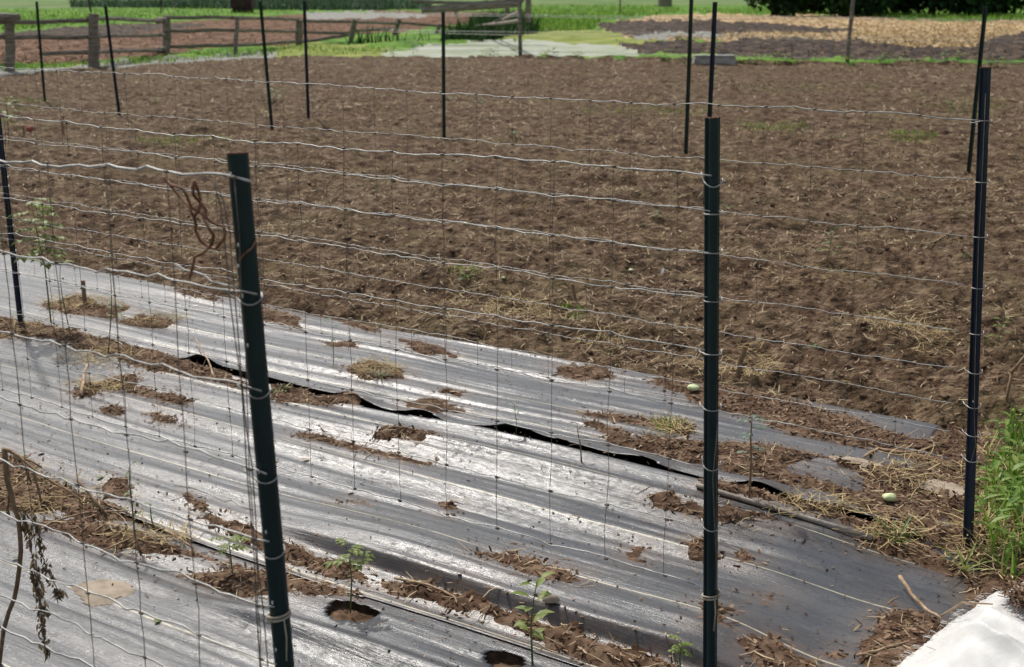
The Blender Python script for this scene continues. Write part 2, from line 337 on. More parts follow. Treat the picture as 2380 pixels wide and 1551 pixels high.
mats = {SOIL: ('tilled_soil', 'soil'), REDS: ('reddish_soil_plot', 'redsoil'), DARK: ('dark_compost_ground', 'darksoil'), STRW: ('straw_covered_ground', 'straw_ground'), GRAS: ('grass_ground', 'grass_ground'),
        OLIV: ('dry_grass_ground', 'olive_ground'), FARF: ('far_field', 'far_ground'), GRAV: ('gravel_path', 'gravel'), POND: ('pale_gravel_path', 'pond')}
fz = zone[:-1, :-1]
for k, (nm, mn) in mats.items():
    if (fz == k).any(): struct(grid_np(nm, GX, GY, Z, fz == k, M[mn]))
b = MB(); R = 1500
b.v = [(-R, -R, -.6), (R, -R, -.6), (R, R, -.6), (-R, R, -.6)]; b.f = [(0, 1, 2, 3)]; struct(b.build('ground', M['grass_ground'], smooth=False))
# ground round the viewer, outside the fan
gs = np.linspace(-14, 14, 120); gx, gy = np.meshgrid(gs, np.linspace(-8, 20, 120)); out = (gy < 1.62) | (np.abs(gx) > .638*gy)
struct(grid_np('side_soil', gx, gy, soilz(gx, gy)-.035, out, M['soil']))

PATCH = [
 [(100, 705), (185, 690), (235, 712), (300, 716), (270, 740), (180, 738), (110, 727)], [(265, 745), (330, 735), (400, 745), (390, 760), (300, 762)],
 [(-40, 735), (60, 757), (180, 768), (270, 800), (360, 815), (430, 850), (500, 868), (590, 905), (560, 908), (430, 878), (330, 862), (250, 835), (120, 795), (-40, 775)],
 [(-40, 760), (90, 765), (150, 790), (60, 790), (-40, 785)],
 [(180, 905), (250, 880), (330, 868), (320, 900), (240, 912), (165, 932)], [(290, 895), (340, 897), (445, 932), (420, 940), (300, 912)], [(240, 948), (280, 953), (283, 966), (245, 962)], [(340, 962), (380, 962), (418, 978), (415, 988), (350, 978)],
 [(604, 705), (640, 713), (690, 737), (700, 765), (650, 752), (604, 738)], [(400, 668), (450, 660), (520, 690), (500, 702), (430, 690)], [(620, 900), (700, 908), (745, 930), (822, 925), (818, 946), (740, 948), (650, 946), (622, 925)],
 [(690, 1005), (740, 1008), (800, 1030), (890, 1048), (1000, 1080), (900, 1066), (790, 1044), (700, 1022)], [(878, 1015), (960, 1013), (1008, 1020), (990, 1046), (930, 1037), (880, 1027)],
 [(800, 860), (860, 843), (935, 860), (930, 890), (850, 888), (805, 872)], [(930, 935), (1000, 930), (1050, 945), (1085, 967), (1000, 965), (950, 950)], [(1030, 912), (1075, 918), (1070, 928), (1032, 920)],
 [(760, 795), (830, 795), (820, 808), (765, 806)], [(930, 790), (1010, 800), (1060, 830), (980, 822)], [(1290, 850), (1400, 850), (1440, 880), (1350, 885), (1290, 872)], [(700, 700), (760, 725), (820, 755), (900, 775), (880, 765), (800, 735)],
 [(1335, 968), (1420, 965), (1540, 985), (1600, 996), (1600, 1030), (1560, 1010), (1400, 985)], [(1380, 985), (1420, 1010), (1470, 1030), (1560, 1035), (1640, 1045), (1800, 1048), (1940, 1078), (1850, 1090), (1830, 1110), (1900, 1125), (2000, 1160), (1990, 1175), (1900, 1155), (1760, 1125), (1640, 1095), (1480, 1062), (1420, 1035), (1370, 1000)],
 [(1930, 1080), (2050, 1095), (2250, 1100), (2420, 1090), (2420, 1300), (2250, 1305), (2130, 1245), (2010, 1205), (1960, 1165), (2010, 1150), (1990, 1120), (1940, 1100)],
 [(1640, 890), (1760, 912), (1950, 970), (2120, 1030), (2420, 1000), (2420, 1100), (2150, 1085), (2000, 1045), (1860, 1015), (1740, 975), (1600, 930), (1500, 890), (1560, 880)],
 [(1640, 1135), (1760, 1160), (1900, 1195), (2020, 1225), (1990, 1232), (1850, 1195), (1700, 1165), (1640, 1150)],
 [(-40, 1040), (60, 1062), (110, 1105), (180, 1130), (260, 1165), (300, 1195), (240, 1205), (120, 1182), (-40, 1190)],
 [(90, 1210), (200, 1205), (320, 1232), (440, 1268), (540, 1300), (640, 1325), (740, 1340), (850, 1362), (830, 1375), (700, 1368), (640, 1368), (560, 1372), (470, 1348), (430, 1322), (520, 1320), (480, 1290), (330, 1275), (200, 1255)],
 [(430, 1153), (480, 1178), (560, 1212), (640, 1242), (760, 1288), (870, 1330), (860, 1347), (740, 1312), (640, 1277), (560, 1237), (470, 1192)],
 [(890, 1345), (1000, 1353), (1100, 1383), (1190, 1418), (1300, 1456), (1420, 1500), (1560, 1540), (1660, 1590), (1480, 1585), (1400, 1550), (1290, 1500), (1200, 1457), (1080, 1412), (900, 1368)],
 [(1098, 1312), (1170, 1310), (1200, 1300), (1260, 1320), (1340, 1350), (1345, 1378), (1280, 1374), (1180, 1347), (1130, 1327)],
 [(1508, 1173), (1560, 1178), (1640, 1200), (1700, 1208), (1860, 1238), (1850, 1247), (1700, 1230), (1600, 1208), (1530, 1192)], [(1588, 1265), (1640, 1260), (1658, 1300), (1600, 1297)],
 [(1725, 1487), (1800, 1490), (1860, 1518), (1930, 1551), (1990, 1600), (1750, 1600), (1738, 1530)], [(1640, 1420), (1690, 1440), (1690, 1475), (1640, 1470)],
 [(2022, 1450), (2060, 1415), (2150, 1408), (2195, 1440), (2255, 1415), (2262, 1350), (2250, 1330), (2420, 1290), (2420, 1620), (1990, 1620), (2008, 1500)],
 [(1985, 1240), (2060, 1235), (2150, 1265), (2270, 1325), (2262, 1347), (2180, 1315), (2060, 1283), (2000, 1264)],
 [(1923, 1500), (1962, 1495), (1957, 1527), (1928, 1520)], [(1462, 1272), (1497, 1268), (1492, 1302), (1468, 1298)], [(1026, 1168), (1050, 1168), (1047, 1192), (1030, 1190)], [(1768, 1378), (1802, 1380), (1797, 1393), (1773, 1391)], [(1725, 1295), (1745, 1295), (1743, 1307), (1727, 1307)],
 [(240, 1120), (270, 1105), (300, 1125), (290, 1150), (245, 1150)], [(800, 1160), (830, 1162), (828, 1172), (803, 1170)]]
PST = []
for p in PATCH:
    q = [at(a, c, .015) for a, c in p]; PST.append([st(v[0], v[1]) for v in q])
def pmask(s, t):
    m = np.full(np.shape(s), -9.0); j = .034*fbm(s*9, t*20, 4, 2)+.012*vn(s*50, t*60, 5)-.006
    for p in PST:
        xs = [v[0] for v in p]; ys = [v[1] for v in p]
        sel = (s > min(xs)-.1) & (s < max(xs)+.1) & (t > min(ys)-.1) & (t < max(ys)+.1)
        if sel.any(): m[sel] = np.maximum(m[sel], sdist(s[sel], t[sel], p)+j[sel])
    return m
# ---------------------------------------------------------------- ground cloth (three strips)
def fab_grid(s0, s1, t0, t1, h=.0085):
    a = np.arange(s0, s1, h*1.5); c = np.arange(t0, t1, h); S, T = np.meshgrid(a, c); return S, T
def end_s(t): return -.70-.05*vn(t*5, 2, 3)-np.clip((t-3.42)/.25, 0, 1)**2*.28
FAB = []
def strip(label, s0, s1fn, t0, t1, zfn, keepfn):
    S, T = fab_grid(s0, .1, t0, t1); X, Y = xy(S, T); Zf = zfn(S, T); k = keepfn(S, T) & (S < s1fn(T))
    o = grid_np('ground_cloth', X, Y, Zf, k, M['fabric'], attrs={'st': np.stack([S, T, np.zeros_like(S)], -1), 'dirt': np.clip(1+pmask(S, T)/.13, 0, 1)**1.6+.25*sst(4.35, 4.7, T)})
    # the cloth has a thickness of its own
    so = o.modifiers.new('thickness', 'SOLIDIFY'); so.thickness = .0012; so.offset = -1
    return tag(o, label, 'ground cloth', 'black woven ground cloths between the rows')
def z1(s, t):
    e = t-tC(s); return Fz(s, t)+.003+liftC(s)*np.exp(-np.clip(e, 0, 9)/.055)-.05*sst(4.62, 4.78, t)
def z2(s, t):
    far_ = 3.60-t; return Fz(s, t)+.022*np.exp(-np.clip(far_, 0, 9)/.04)*(.5+.5*vn(s*1.5, 3, 1))+(.001+.010*(.5+.5*vn(s*1.9, 6, 2)))*(1-sst(-2.7, -2.2, s))*np.exp(-np.clip(t-tB(s), 0, 9)/.05)
def z3(s, t): return Fz(s, t)-.004
strip('wide black ground cloth farthest from the viewer, with soil along its back edge', -10, lambda t: -.95-.35*np.clip((t-3.9)/.8, 0, 1)-.05*vn(t*6, 1, 2), 3.55, 4.80, z1, lambda s, t: t > tC(s))
strip('middle black ground cloth with two long yellow threads and rounded right end', -8, end_s, 2.30, 3.66, z2, lambda s, t: (t > tB(s)) & (t < 3.60+wander(s, 3, .015, 3)))
strip('nearest black ground cloth at lower left with a torn planting hole', -6.5, lambda t: -.8+0*t, .5, 2.46, z3, lambda s, t: ~inholes(s, t))

def surf(x, y):                                    # what one stands on at x, y
    s, t = st(np.asarray(x, float), np.asarray(y, float)); zs = soilz(x, y)
    zf = np.where(t > tC(s), z1(s, t), np.where(t > tB(s), z2(s, t), z3(s, t)))
    on = (t < 4.74) & (s < np.where(t > 3.62, -1.0, -.72))
    return np.where(on, zf, zs)
def on(px, py): p = at(px, py, 0.0); p = at(px, py, float(surf(p[0], p[1]))); p[2] = float(surf(p[0], p[1])); return p

# ---------------------------------------------------------------- spilled soil, chips
S, T = np.meshgrid(np.arange(-6.2, .6, .012), np.arange(1.9, 4.95, .009)); PM = pmask(S, T); X, Y = xy(S, T)
Zp = surf(X, Y)+np.clip(PM*.25, -.012, .009)+.005*fbm(S*28, T*28, 2, 1)*(PM > -.01)+.002
hk = inholes(S, T, 1.12); Zp[hk] = (z3(S, T)-.022+.010*fbm(S*30, T*30, 2, 1))[hk]; PM[hk] = .01
struct(grid_np('spilled_soil', X, Y, Zp, PM > -.012, M['clod']), 'stuff')
mudp = [[(185, 1362), (230, 1352), (290, 1360), (300, 1375), (255, 1400), (205, 1395)], [(1935, 1078), (1990, 1085), (2040, 1105), (2010, 1110), (1960, 1097)], [(2170, 1130), (2240, 1140), (2230, 1165), (2150, 1150)]]
mm = np.full(S.shape, -9.)
for p in mudp: mm = np.maximum(mm, sdist(S, T, [st(*at(a, c, .01)[:2]) for a, c in p])+.018*fbm(S*12, T*12, 3, 4))
struct(grid_np('dried_mud', X, Y, surf(X, Y)+np.clip(mm*.2, -.004, .003)+.004+.012*(PM > 0), mm > -.01, M['mud']), 'stuff')

def ribbons(name, P, L, Wd, mat_, az=None, tilt=.15, up=False, bend=.2, seg=2):
    """thin strips: lying (up=False) or standing (up=True); one object of countless pieces"""
    n = len(P); az = rng.uniform(0, 2*math.pi, n) if az is None else az
    el = rng.normal(0, tilt, n) if not up else rng.uniform(.9, 1.5, n)
    d = np.stack([np.cos(az)*np.cos(el), np.sin(az)*np.cos(el), np.sin(el)], -1)
    sd_ = np.stack([-np.sin(az), np.cos(az), rng.normal(0, .35, n)], -1); sd_ /= np.linalg.norm(sd_, axis=1)[:, None]
    bd = rng.normal(0, bend, n); V = []; R_ = []; r = rng.random(n)
    for k in range(seg+1):
        u = k/seg; c = P+d*(L*u)[:, None]+sd_*(L*bd*(u*u))[:, None]
        if up: c[:, 2] -= L*.35*u*u*np.abs(np.cos(el)*1.5); w = Wd*(1-.85*u)
        else: w = Wd*(.75+.5*np.sin(u*3))
        V += [c-sd_*w[:, None]/2, c+sd_*w[:, None]/2]; R_ += [r, r]
    V = np.stack(V, 1); F = []
    for k in range(seg): F.append(np.array([2*k, 2*k+1, 2*k+3, 2*k+2]))
    m = 2*(seg+1); F = (np.arange(n)[:, None, None]*m+np.array(F)[None]).reshape(-1, 4)
    return mesh_np(name, V.reshape(-1, 3), F, mat_, attrs={'rnd': np.stack(R_, 1).ravel()}, smooth=False)
# pale flecks in the bare soil
def flecks(m, col, k):
    n = m.node_tree.nodes; l = m.node_tree.links; b = n['Principled BSDF']; old = b.inputs['Base Color'].links[0].from_socket; tc = n.new('ShaderNodeTexCoord')
    for sc_, c_, lo, hi, kk in ((55, col, .60, .70, k), (.45, (.16, .125, .07), .50, .66, .35), (1.1, (.19, .16, .075), .50, .70, .4), (3.1, (.075, .05, .034), .52, .75, .5)):
        t = n.new('ShaderNodeTexNoise'); t.inputs['Scale'].default_value = sc_; t.inputs['Detail'].default_value = 6; t.inputs['Roughness'].default_value = .75; l.new(tc.outputs['Object'], t.inputs['Vector'])
        r = n.new('ShaderNodeMapRange'); r.inputs[1].default_value = lo; r.inputs[2].default_value = hi; r.inputs[4].default_value = kk; l.new(t.outputs['Fac'], r.inputs[0])
        q = n.new('ShaderNodeMix'); q.data_type = 'RGBA'; q.inputs[7].default_value = (*c_, 1); l.new(r.outputs[0], q.inputs[0]); l.new(old, q.inputs[6]); old = q.outputs[2]
    l.new(old, b.inputs['Base Color'])
flecks(M['soil'], (.42, .33, .24), .65)
# wood chips and leaf scraps on the spills
n = 150000; s_, t_ = rng.uniform(-6, .6, n), rng.uniform(1.9, 4.9, n); pm = pmask(s_, t_); w_ = ((pm > -.01) | ((pm > -.07) & (rng.random(n) < .08*np.exp(np.clip(pm, -1, 0)/.03)*3))) & ((t_ < 3.6) | (s_ > -2.6) | (rng.random(n) < .45)); s_, t_, pm = s_[w_], t_[w_], pm[w_]
x_, y_ = xy(s_, t_); P = np.stack([x_, y_, surf(x_, y_)+np.clip(pm*.25, 0, .009)+np.where(pm > 0, rng.uniform(.001, .008, len(x_)), .002)], -1)
near = rng.random(len(P)) < .62
struct(ribbons('wood_chips', P[near], rng.uniform(.006, .024, near.sum()), rng.uniform(.003, .009, near.sum()), M['chips'], tilt=.35), 'stuff')
P2 = P[~near][:int(len(P)*.14)]
struct(ribbons('mulch_straws', P2, rng.uniform(.02, .07, len(P2)), rng.uniform(.0015, .004, len(P2)), M['straw'], tilt=.2, bend=.3), 'stuff')
# crumbs strewn thinly over the cloth
n = 2200; s_, t_ = rng.uniform(-5, -.7, n), rng.uniform(2, 4.7, n); x_, y_ = xy(s_, t_)
struct(ribbons('crumbs', np.stack([x_, y_, surf(x_, y_)+.004], -1), rng.uniform(.003, .012, n), rng.uniform(.003, .007, n), M['chips'], tilt=.4), 'stuff')

# straws and root bits on the tilled soil
def fanpts(n, y0, y1, pw=1.0, um=.6):
    y = y0*(y1/y0)**(rng.random(n)**pw); return y*rng.uniform(-um, um, n), y
x_, y_ = fanpts(150000, 3.2, 32); s_, t_ = st(x_, y_); k = ((t_ > 4.70) | (s_ > -.6)) & (fbm(x_/.8, y_/.8, 3, 6) > rng.uniform(-.55, .45, len(x_))); x_, y_ = x_[k], y_[k]
ln = rng.uniform(.010, .055, len(x_))*np.clip(.7+.08*y_, .7, 3)
struct(ribbons('straw_litter', np.stack([x_, y_, soilz(x_, y_)+.006], -1), ln, rng.uniform(.0018, .0048, len(x_))*np.clip(.5+.12*y_, .7, 3.5), M['straw'], tilt=.3, bend=.35), 'stuff')
# straw and lumps on the distant heaps
def zonept(k, n):
    ii, jj = np.nonzero(zone == k); ok = (GY[ii, jj] < 75); ii, jj = ii[ok], jj[ok]; w = GY[ii, jj]**-1.0; q = rng.choice(len(ii), n, p=w/w.sum()); a, b_ = ii[q], jj[q]
    return GX[a, b_]+rng.uniform(-.05, .05, n), GY[a, b_]+rng.uniform(-.1, .1, n), Z[a, b_]
for k, nm, mt_, n in ((STRW, 'loose_straw', 'hay', 22000), (DARK, 'compost_crumbs', 'chips', 3500), (REDS, 'soil_crumbs', 'chips', 6000)):
    a, b_, c_ = zonept(k, n); struct(ribbons(nm, np.stack([a, b_, c_+.03], -1), rng.uniform(.06, .2, n), rng.uniform(.012, .035, n), M[mt_], tilt=.35, bend=.3), 'stuff')
# clods
def clods(name, X_, Y_, R_, mat_):
    bm = bmesh.new(); bmesh.ops.create_icosphere(bm, subdivisions=2, radius=1); B = np.array([v.co[:] for v in bm.verts]); F = np.array([[v.index for v in f.verts] for f in bm.faces]); bm.free()
    n = len(X_); a = rng.uniform(0, 6.28, n); ph = rng.uniform(0, 60, (n, 1)); V = np.repeat(B[None], n, 0)
    k = 1+.32*np.sin(V[..., 0]*3.1+ph)*np.cos(V[..., 1]*3.7+ph*1.7)+.22*np.sin(V[..., 2]*6+ph*2.3+V[..., 0]*5)+rng.normal(0, .05, V.shape[:2]); V = V*k[..., None]*R_[:, None, None]
    V[..., 2] *= .62; V[..., 0] *= rng.uniform(.8, 1.5, (n, 1)); c, s = np.cos(a)[:, None], np.sin(a)[:, None]
    V = np.stack([V[..., 0]*c-V[..., 1]*s+X_[:, None], V[..., 0]*s+V[..., 1]*c+Y_[:, None], V[..., 2]+(surf(X_, Y_)-R_*.12)[:, None]], -1)
    return struct(mesh_np(name, V.reshape(-1, 3), (np.arange(n)[:, None, None]*len(B)+F[None]).reshape(-1, 3), mat_, smooth=True), 'stuff')
x_, y_ = fanpts(17000, 3.2, 26); s_, t_ = st(x_, y_); k = (t_ > 4.68) & (fbm(x_/.5, y_/.5, 2, 3) > rng.uniform(-.7, .5, len(x_))); x_, y_ = x_[k], y_[k]
clods('soil_clods', x_, y_, .005+.014*rng.random(len(x_))**2.4, M['clod'])

# hay wisps lying on the soil
HAY = [((1080, 650), 60, 25, 130), ((1200, 695), 80, 28, 320), ((1290, 720), 50, 30, 170), ((1060, 690), 40, 25, 60), ((2080, 330), 90, 14, 300), ((1790, 320), 90, 18, 300), ((2110, 345), 50, 22, 150), ((1500, 300), 200, 20, 260), ((1300, 250), 160, 14, 200), ((2000, 230), 250, 22, 380), ((500, 320), 200, 22, 260), ((2250, 420), 120, 30, 260), ((1650, 400), 260, 26, 300), ((700, 400), 160, 22, 160), ((1450, 545), 160, 22, 200), ((1900, 640), 160, 30, 220), ((2090, 765), 110, 35, 260), ((2160, 800), 60, 30, 140), ((1755, 830), 50, 45, 220), ((1400, 780), 60, 20, 130), ((1650, 850), 60, 30, 90),
       ((190, 712), 90, 18, 420), ((350, 745), 80, 16, 240), ((880, 870), 60, 20, 240), ((20, 260), 60, 30, 80), ((2250, 1280), 60, 40, 120), ((2130, 1120), 120, 50, 260), ((1900, 1200), 120, 18, 160), ((2080, 1250), 70, 25, 320), ((230, 840), 90, 22, 220), ((240, 905), 70, 20, 200), ((60, 780), 60, 20, 150), ((100, 1150), 110, 45, 160), ((350, 1245), 120, 25, 160), ((1560, 1010), 50, 22, 160), ((560, 630), 60, 20, 50), ((430, 580), 40, 10, 70)]
pp = []; ll = []
for (cx, cy), rx, ry_, n in HAY:
    for _ in range(n):
        a, r = rng.uniform(0, 6.28), math.sqrt(rng.random()); q = at(cx+rx*r*math.cos(a), cy+ry_*r*math.sin(a), .01)
        pp.append((q[0], q[1], float(surf(q[0], q[1]))+rng.uniform(.008, .022))); ll.append(rng.uniform(.02, .11))
struct(ribbons('hay_wisps', np.array(pp), np.array(ll), rng.uniform(.0014, .0032, len(pp)), M['hay'], tilt=.22, bend=.4, seg=3), 'stuff')

# ---------------------------------------------------------------- greenery as stuff
def zone_pts(n, poly, zmax=None):
    px = rng.uniform(min(p[0] for p in poly), max(p[0] for p in poly), n); py = rng.uniform(min(p[1] for p in poly), max(p[1] for p in poly), n)
    k = sdist(px, py, poly) > 0; px, py = px[k], py[k]; a = px-W/2; bb = H/2-py
    dz = -FPX*math.sin(PITCH)+bb*math.cos(PITCH); q = -HC/dz; return a*q, (FPX*math.cos(PITCH)+bb*math.sin(PITCH))*q
def blades(name, poly, n, L, Wd, mt, zb=0):
    x_, y_ = zone_pts(n, poly); m = len(x_)
    return struct(ribbons(name, np.stack([x_, y_, np.full(m, zb, float)], -1), rng.uniform(L*.5, L*1.2, m), np.full(m, Wd)*rng.uniform(.6, 1.3, m), M[mt], up=True, bend=.15, seg=3), 'stuff')
blades('tall_dark_grass', [(805, 108), (830, 104), (1120, 98), (1240, 80), (1260, 72), (1120, 78), (1020, 100), (812, 106)], 9000, .75, .05, 'blade_dark')
blades('tall_dark_grass', [(1090, 62), (1210, 50), (1240, 78), (1120, 84)], 3000, .8, .06, 'blade_dark')
blades('bright_grass', [(790, 112), (900, 112), (980, 104), (880, 128), (760, 132), (640, 130), (480, 140), (350, 150), (120, 160), (-200, 175), (-200, 160), (130, 152), (360, 138), (480, 118), (640, 108)], 9000, .16, .03, 'blade')
blades('bright_grass', [(1215, 12), (1560, 16), (1600, 30), (1400, 50), (1380, 70), (1220, 78)], 9000, .3, .08, 'blade')
blades('bright_grass', [(1600, 24), (1780, 20), (2100, 30), (2380, 40), (2700, 44), (2700, 56), (2120, 50), (1960, 37), (1640, 34)], 9000, .35, .09, 'blade')
blades('meadow_grass', [(-300, 72), (0, 74), (330, 54), (700, 30), (800, 12), (0, 26), (-300, 30)], 9000, .3, .09, 'blade')
# weeds along the right edge
wx, wy = zone_pts(2400, [(2400, 960), (2340, 985), (2310, 1050), (2275, 1090), (2290, 1140), (2275, 1240), (2290, 1310), (2340, 1360), (2560, 1345), (2560, 900)])
k = fbm(wx/.12, wy/.12, 2, 1) > rng.uniform(-.8, .5, len(wx)); wx, wy = wx[k], wy[k]; m = len(wx)
struct(ribbons('edge_grass', np.stack([wx, wy, soilz(wx, wy)], -1), rng.uniform(.05, .20, m), rng.uniform(.004, .012, m), M['blade'], up=True, bend=.3, seg=3), 'stuff')
lm = MB()
for i in range(460):
    j = rnd.randrange(m); z0 = float(soilz(wx[j], wy[j]))+rnd.uniform(.02, .13); a = rnd.uniform(0, 6.28)
    lm.leaf((wx[j]+rnd.uniform(-.02, .02), wy[j]+rnd.uniform(-.02, .02), z0), (math.cos(a), math.sin(a), rnd.uniform(-.2, .8)), (0, 0, 1), rnd.uniform(.035, .085), rnd.uniform(.016, .03))
struct(lm.build('edge_weeds', M['leaf_mixed']), 'stuff')
# thin green flush on the tilled soil
wx, wy = [], []
for c_ in [(1800, 300, 90, 12, 260), (2120, 320, 60, 12, 220), (430, 330, 120, 14, 200), (1500, 260, 160, 12, 220), (2250, 250, 100, 20, 240), (1080, 645, 40, 12, 70), (1330, 715, 30, 12, 60), (1560, 1010, 45, 16, 110), (60, 240, 90, 12, 160), (1880, 205, 200, 12, 240)]:
    for _ in range(c_[4]):
        a_, r_ = rng.uniform(0, 6.28), math.sqrt(rng.random()); q_ = at(c_[0]+c_[2]*r_*math.cos(a_), c_[1]+c_[3]*r_*math.sin(a_)); wx.append(q_[0]); wy.append(q_[1])
wx, wy = np.array(wx), np.array(wy)
struct(ribbons('sparse_weeds', np.stack([wx, wy, surf(wx, wy)], -1), rng.uniform(.02, .07, len(wx))*np.clip(wy/9, .7, 1.6), rng.uniform(.004, .010, len(wx)), M['blade'], up=True, bend=.3, seg=3), 'stuff')
wx, wy = zone_pts(2600, [(2270, 1040), (2300, 1120), (2250, 1200), (2240, 1290), (2330, 1360), (2385, 1345), (2385, 1100)]); m = len(wx)
struct(ribbons('dry_edge_grass', np.stack([wx, wy, surf(wx, wy)+.01], -1), rng.uniform(.03, .12, m), rng.uniform(.002, .004, m), M['hay'], tilt=.4, bend=.4, seg=3), 'stuff')
#PART2
# ---------------------------------------------------------------- near posts
V3 = Vector
CH = [(-.016, .009), (-.016, .006), (-.0112, .0055), (-.0095, -.006), (-.006, -.0105), (.006, -.0105), (.0095, -.006), (.0112, .0055), (.016, .006), (.016, .009), (.0088, .009), (.0068, -.004), (.004, -.0075), (-.004, -.0075), (-.0068, -.004), (-.0088, .009)]
ARC = [(.0165*math.cos(a), .003+.013*math.sin(a)) for a in [math.pi*(1+k/12) for k in range(13)]]+[(.0165, .007), (.0125, .007)]+[(.0135*math.cos(a), .004+.0105*math.sin(a)) for a in [math.pi*(2-k/8) for k in range(9)]]+[(-.0125, .007), (-.0165, .007)]
def near_post(label, top, bot, t, prof, yaw, mt, ties, chips=(), k=1.0, ztop=None, rim=True, twine=()):
    A = V3(atT(*top, t)); B = V3(atT(*bot, t)); ax = (A-B).normalized()
    if ztop: A = B+ax*((ztop-B.z)/ax.z)
    g = float(surf(*(B+ax*((0-B.z)/ax.z)).xy)); B = B+ax*((g-.06-B.z)/ax.z)
    r = thing('fence_post', B+ax*(.06/ax.z), label, 'fence post', 'dark painted steel posts of the near fences')
    e1 = V3((math.cos(yaw), math.sin(yaw), 0)); e1 = (e1-ax*e1.dot(ax)).normalized(); e2 = ax.cross(e1)
    pr_ = [(u*k, w*k) for u, w in prof]
    N = 14; mb = MB()
    for i in range(N):                               # a few sections so that it is never dead straight
        o = lambda q: (e1*math.sin(q*5+yaw*3)+e2*math.cos(q*4))*.0007
        mb.prism(pr_, B.lerp(A, i/N)+o(i/N), B.lerp(A, (i+1)/N)+o((i+1)/N), e1, e2)
    mb.build('channel', mt, r, smooth=False)
    if rim: MB().prism([(u*1.02, w*1.02) for u, w in pr_], A, A+ax*.0022, e1, e2).build('rusty_rim', M['rust'], r, smooth=False)
    cv = (V3((0, 0, HC))-A); cv.z = 0; cv = (cv-ax*cv.dot(ax)).normalized(); sdv = cv.cross(ax).normalized()*-1
    if sdv.x < 0: sdv = -sdv
    def P(h, u, f): return B+ax*((h-B.z)/ax.z)+sdv*u+cv*f
    for (px, py, sag, out) in ties:
        h = atT(px, py, t)[2]; w = .0175*k; pts = []
        for q in np.linspace(-1, 1, 15):
            u = w*1.08*q; f = .016*k*math.sqrt(max(0, 1-abs(q)**2.4))+.002; pts.append(P(h+sag*(q*q)-(0 if sag >= 0 else 0), u, f))
        if out: pts = [P(h+sag*2.4+.004, -w*1.08-out, -.012), P(h+sag*1.7, -w*1.08-out*.6, -.004)]+pts
        pts.append(P(h+sag+.004, w*1.05, -.014)); MB().tube(pts, .0013, 6).build('tie_wire', M['galv'], r)
    for (px, py) in twine:
        h = atT(px, py, t)[2]
        for dz in (0, .006):
            pts = [P(h+dz+.006*q, .0195*k*math.sin(a), .0185*k*math.cos(a)) for q, a in zip(np.linspace(-1, 1, 20), np.linspace(-2.4, 2.9, 20))]
            MB().tube(pts, .0022, 6).build('twine', M['twine'], r)
        MB().tube([P(h, .008, .02), P(h-.03, .0095, .021), P(h-.075, .006, .018)], .0014, 5).build('twine', M['twine'], r)
    for (px, py) in chips:
        q = atT(px, py, t); u = (V3(q)-(B+ax*((q[2]-B.z)/ax.z))).dot(sdv)
        MB().ico(P(q[2], u, .0145*k*math.sqrt(max(.05, 1-(u/(.017*k))**2))), 1, (.0018, .0014, .0038), .3).build('paint_chip', M['white_chip'], r)
    return r, P
TA, TB_, TCp = 1.385, 2.37, 3.615
postA, PA = near_post('thick dark green post standing nearest, white paint flecks and rusty cut top', (551, 357), (659, 1551), TA, ARC, math.radians(-6), M['post_dark'],
    [(577, 703, .008, .018), (603, 920, .008, .016), (618, 1115, .006, .016), (634, 1289, .006, .016)], [(536, 400), (553, 563), (553, 612), (563, 680), (575, 795), (601, 1085), (617, 1225), (632, 1388), (640, 1496)], 1.0, twine=[(650, 1432)])
# rusty nail-like wire across the top of that post
MB().tube([PA(1.232, .017, .004), PA(1.222, .010, .018), PA(1.212, -.004, .0195), PA(1.203, -.012, .017)], .0016, 6).build('rusty_tie', M['rust'], postA)
postB, PB = near_post('dark green grooved post right of centre with a pale twine knot low down', (1659, 275), (1652, 1551), TB_, CH, math.radians(10), M['post_dark'],
    [(1658, 433, .010, .006), (1657, 496, 0, 0), (1656, 586, 0, 0), (1655, 698, 0, 0), (1654, 820, 0, .01), (1653, 950, .003, .008), (1653, 1088, .008, .002), (1652, 1228, .006, .002)], [], 1.0, twine=[(1651, 1385)])
postC, PC = near_post('dark blue grooved post at right whose foot stands beside the weeds', (2293, 158), (2251, 1292), TCp, CH, math.radians(24), M['post_blue'],
    [(2290, 280, -.004, .02), (2284, 423, 0, 0), (2279, 550, 0, 0), (2275, 669, .001, 0), (2271, 775, 0, 0), (2267, 866, .002, .012), (2264, 946, .003, .012), (2262, 1011, .003, .012), (2258, 1070, .004, .012)], [(2262, 930)], .98)
postD, PD = near_post('dark post at the left edge of the picture casting a shadow on the cloth', (6, 385), (50, 778), TCp, CH, math.radians(-30), M['post_blue'],
    [(9, 433, 0, 0), (14, 524, 0, 0), (23, 584, .002, 0), (34, 664, 0, 0), (41, 722, .002, .008)], [], .93, ztop=1.40)
# loose drop wires beside the posts
for pts in ([PB(.72, .012, .02), PB(.60, .002, .022), PB(.42, .010, .021), PB(.30, .015, .018)], ):
    MB().tube(pts, .001, 5).build('loose_wire', M['stay'], postB)
MB().tube([PC(1.34, 0, .018), PC(1.1, -.001, .017), PC(.92, -.004, .017), PC(.6, -.002, .017), PC(.42, .002, .019), PC(.35, .008, .02), PC(.30, -.002, .02)], .0011, 5).build('loose_wire', M['stay'], postC)

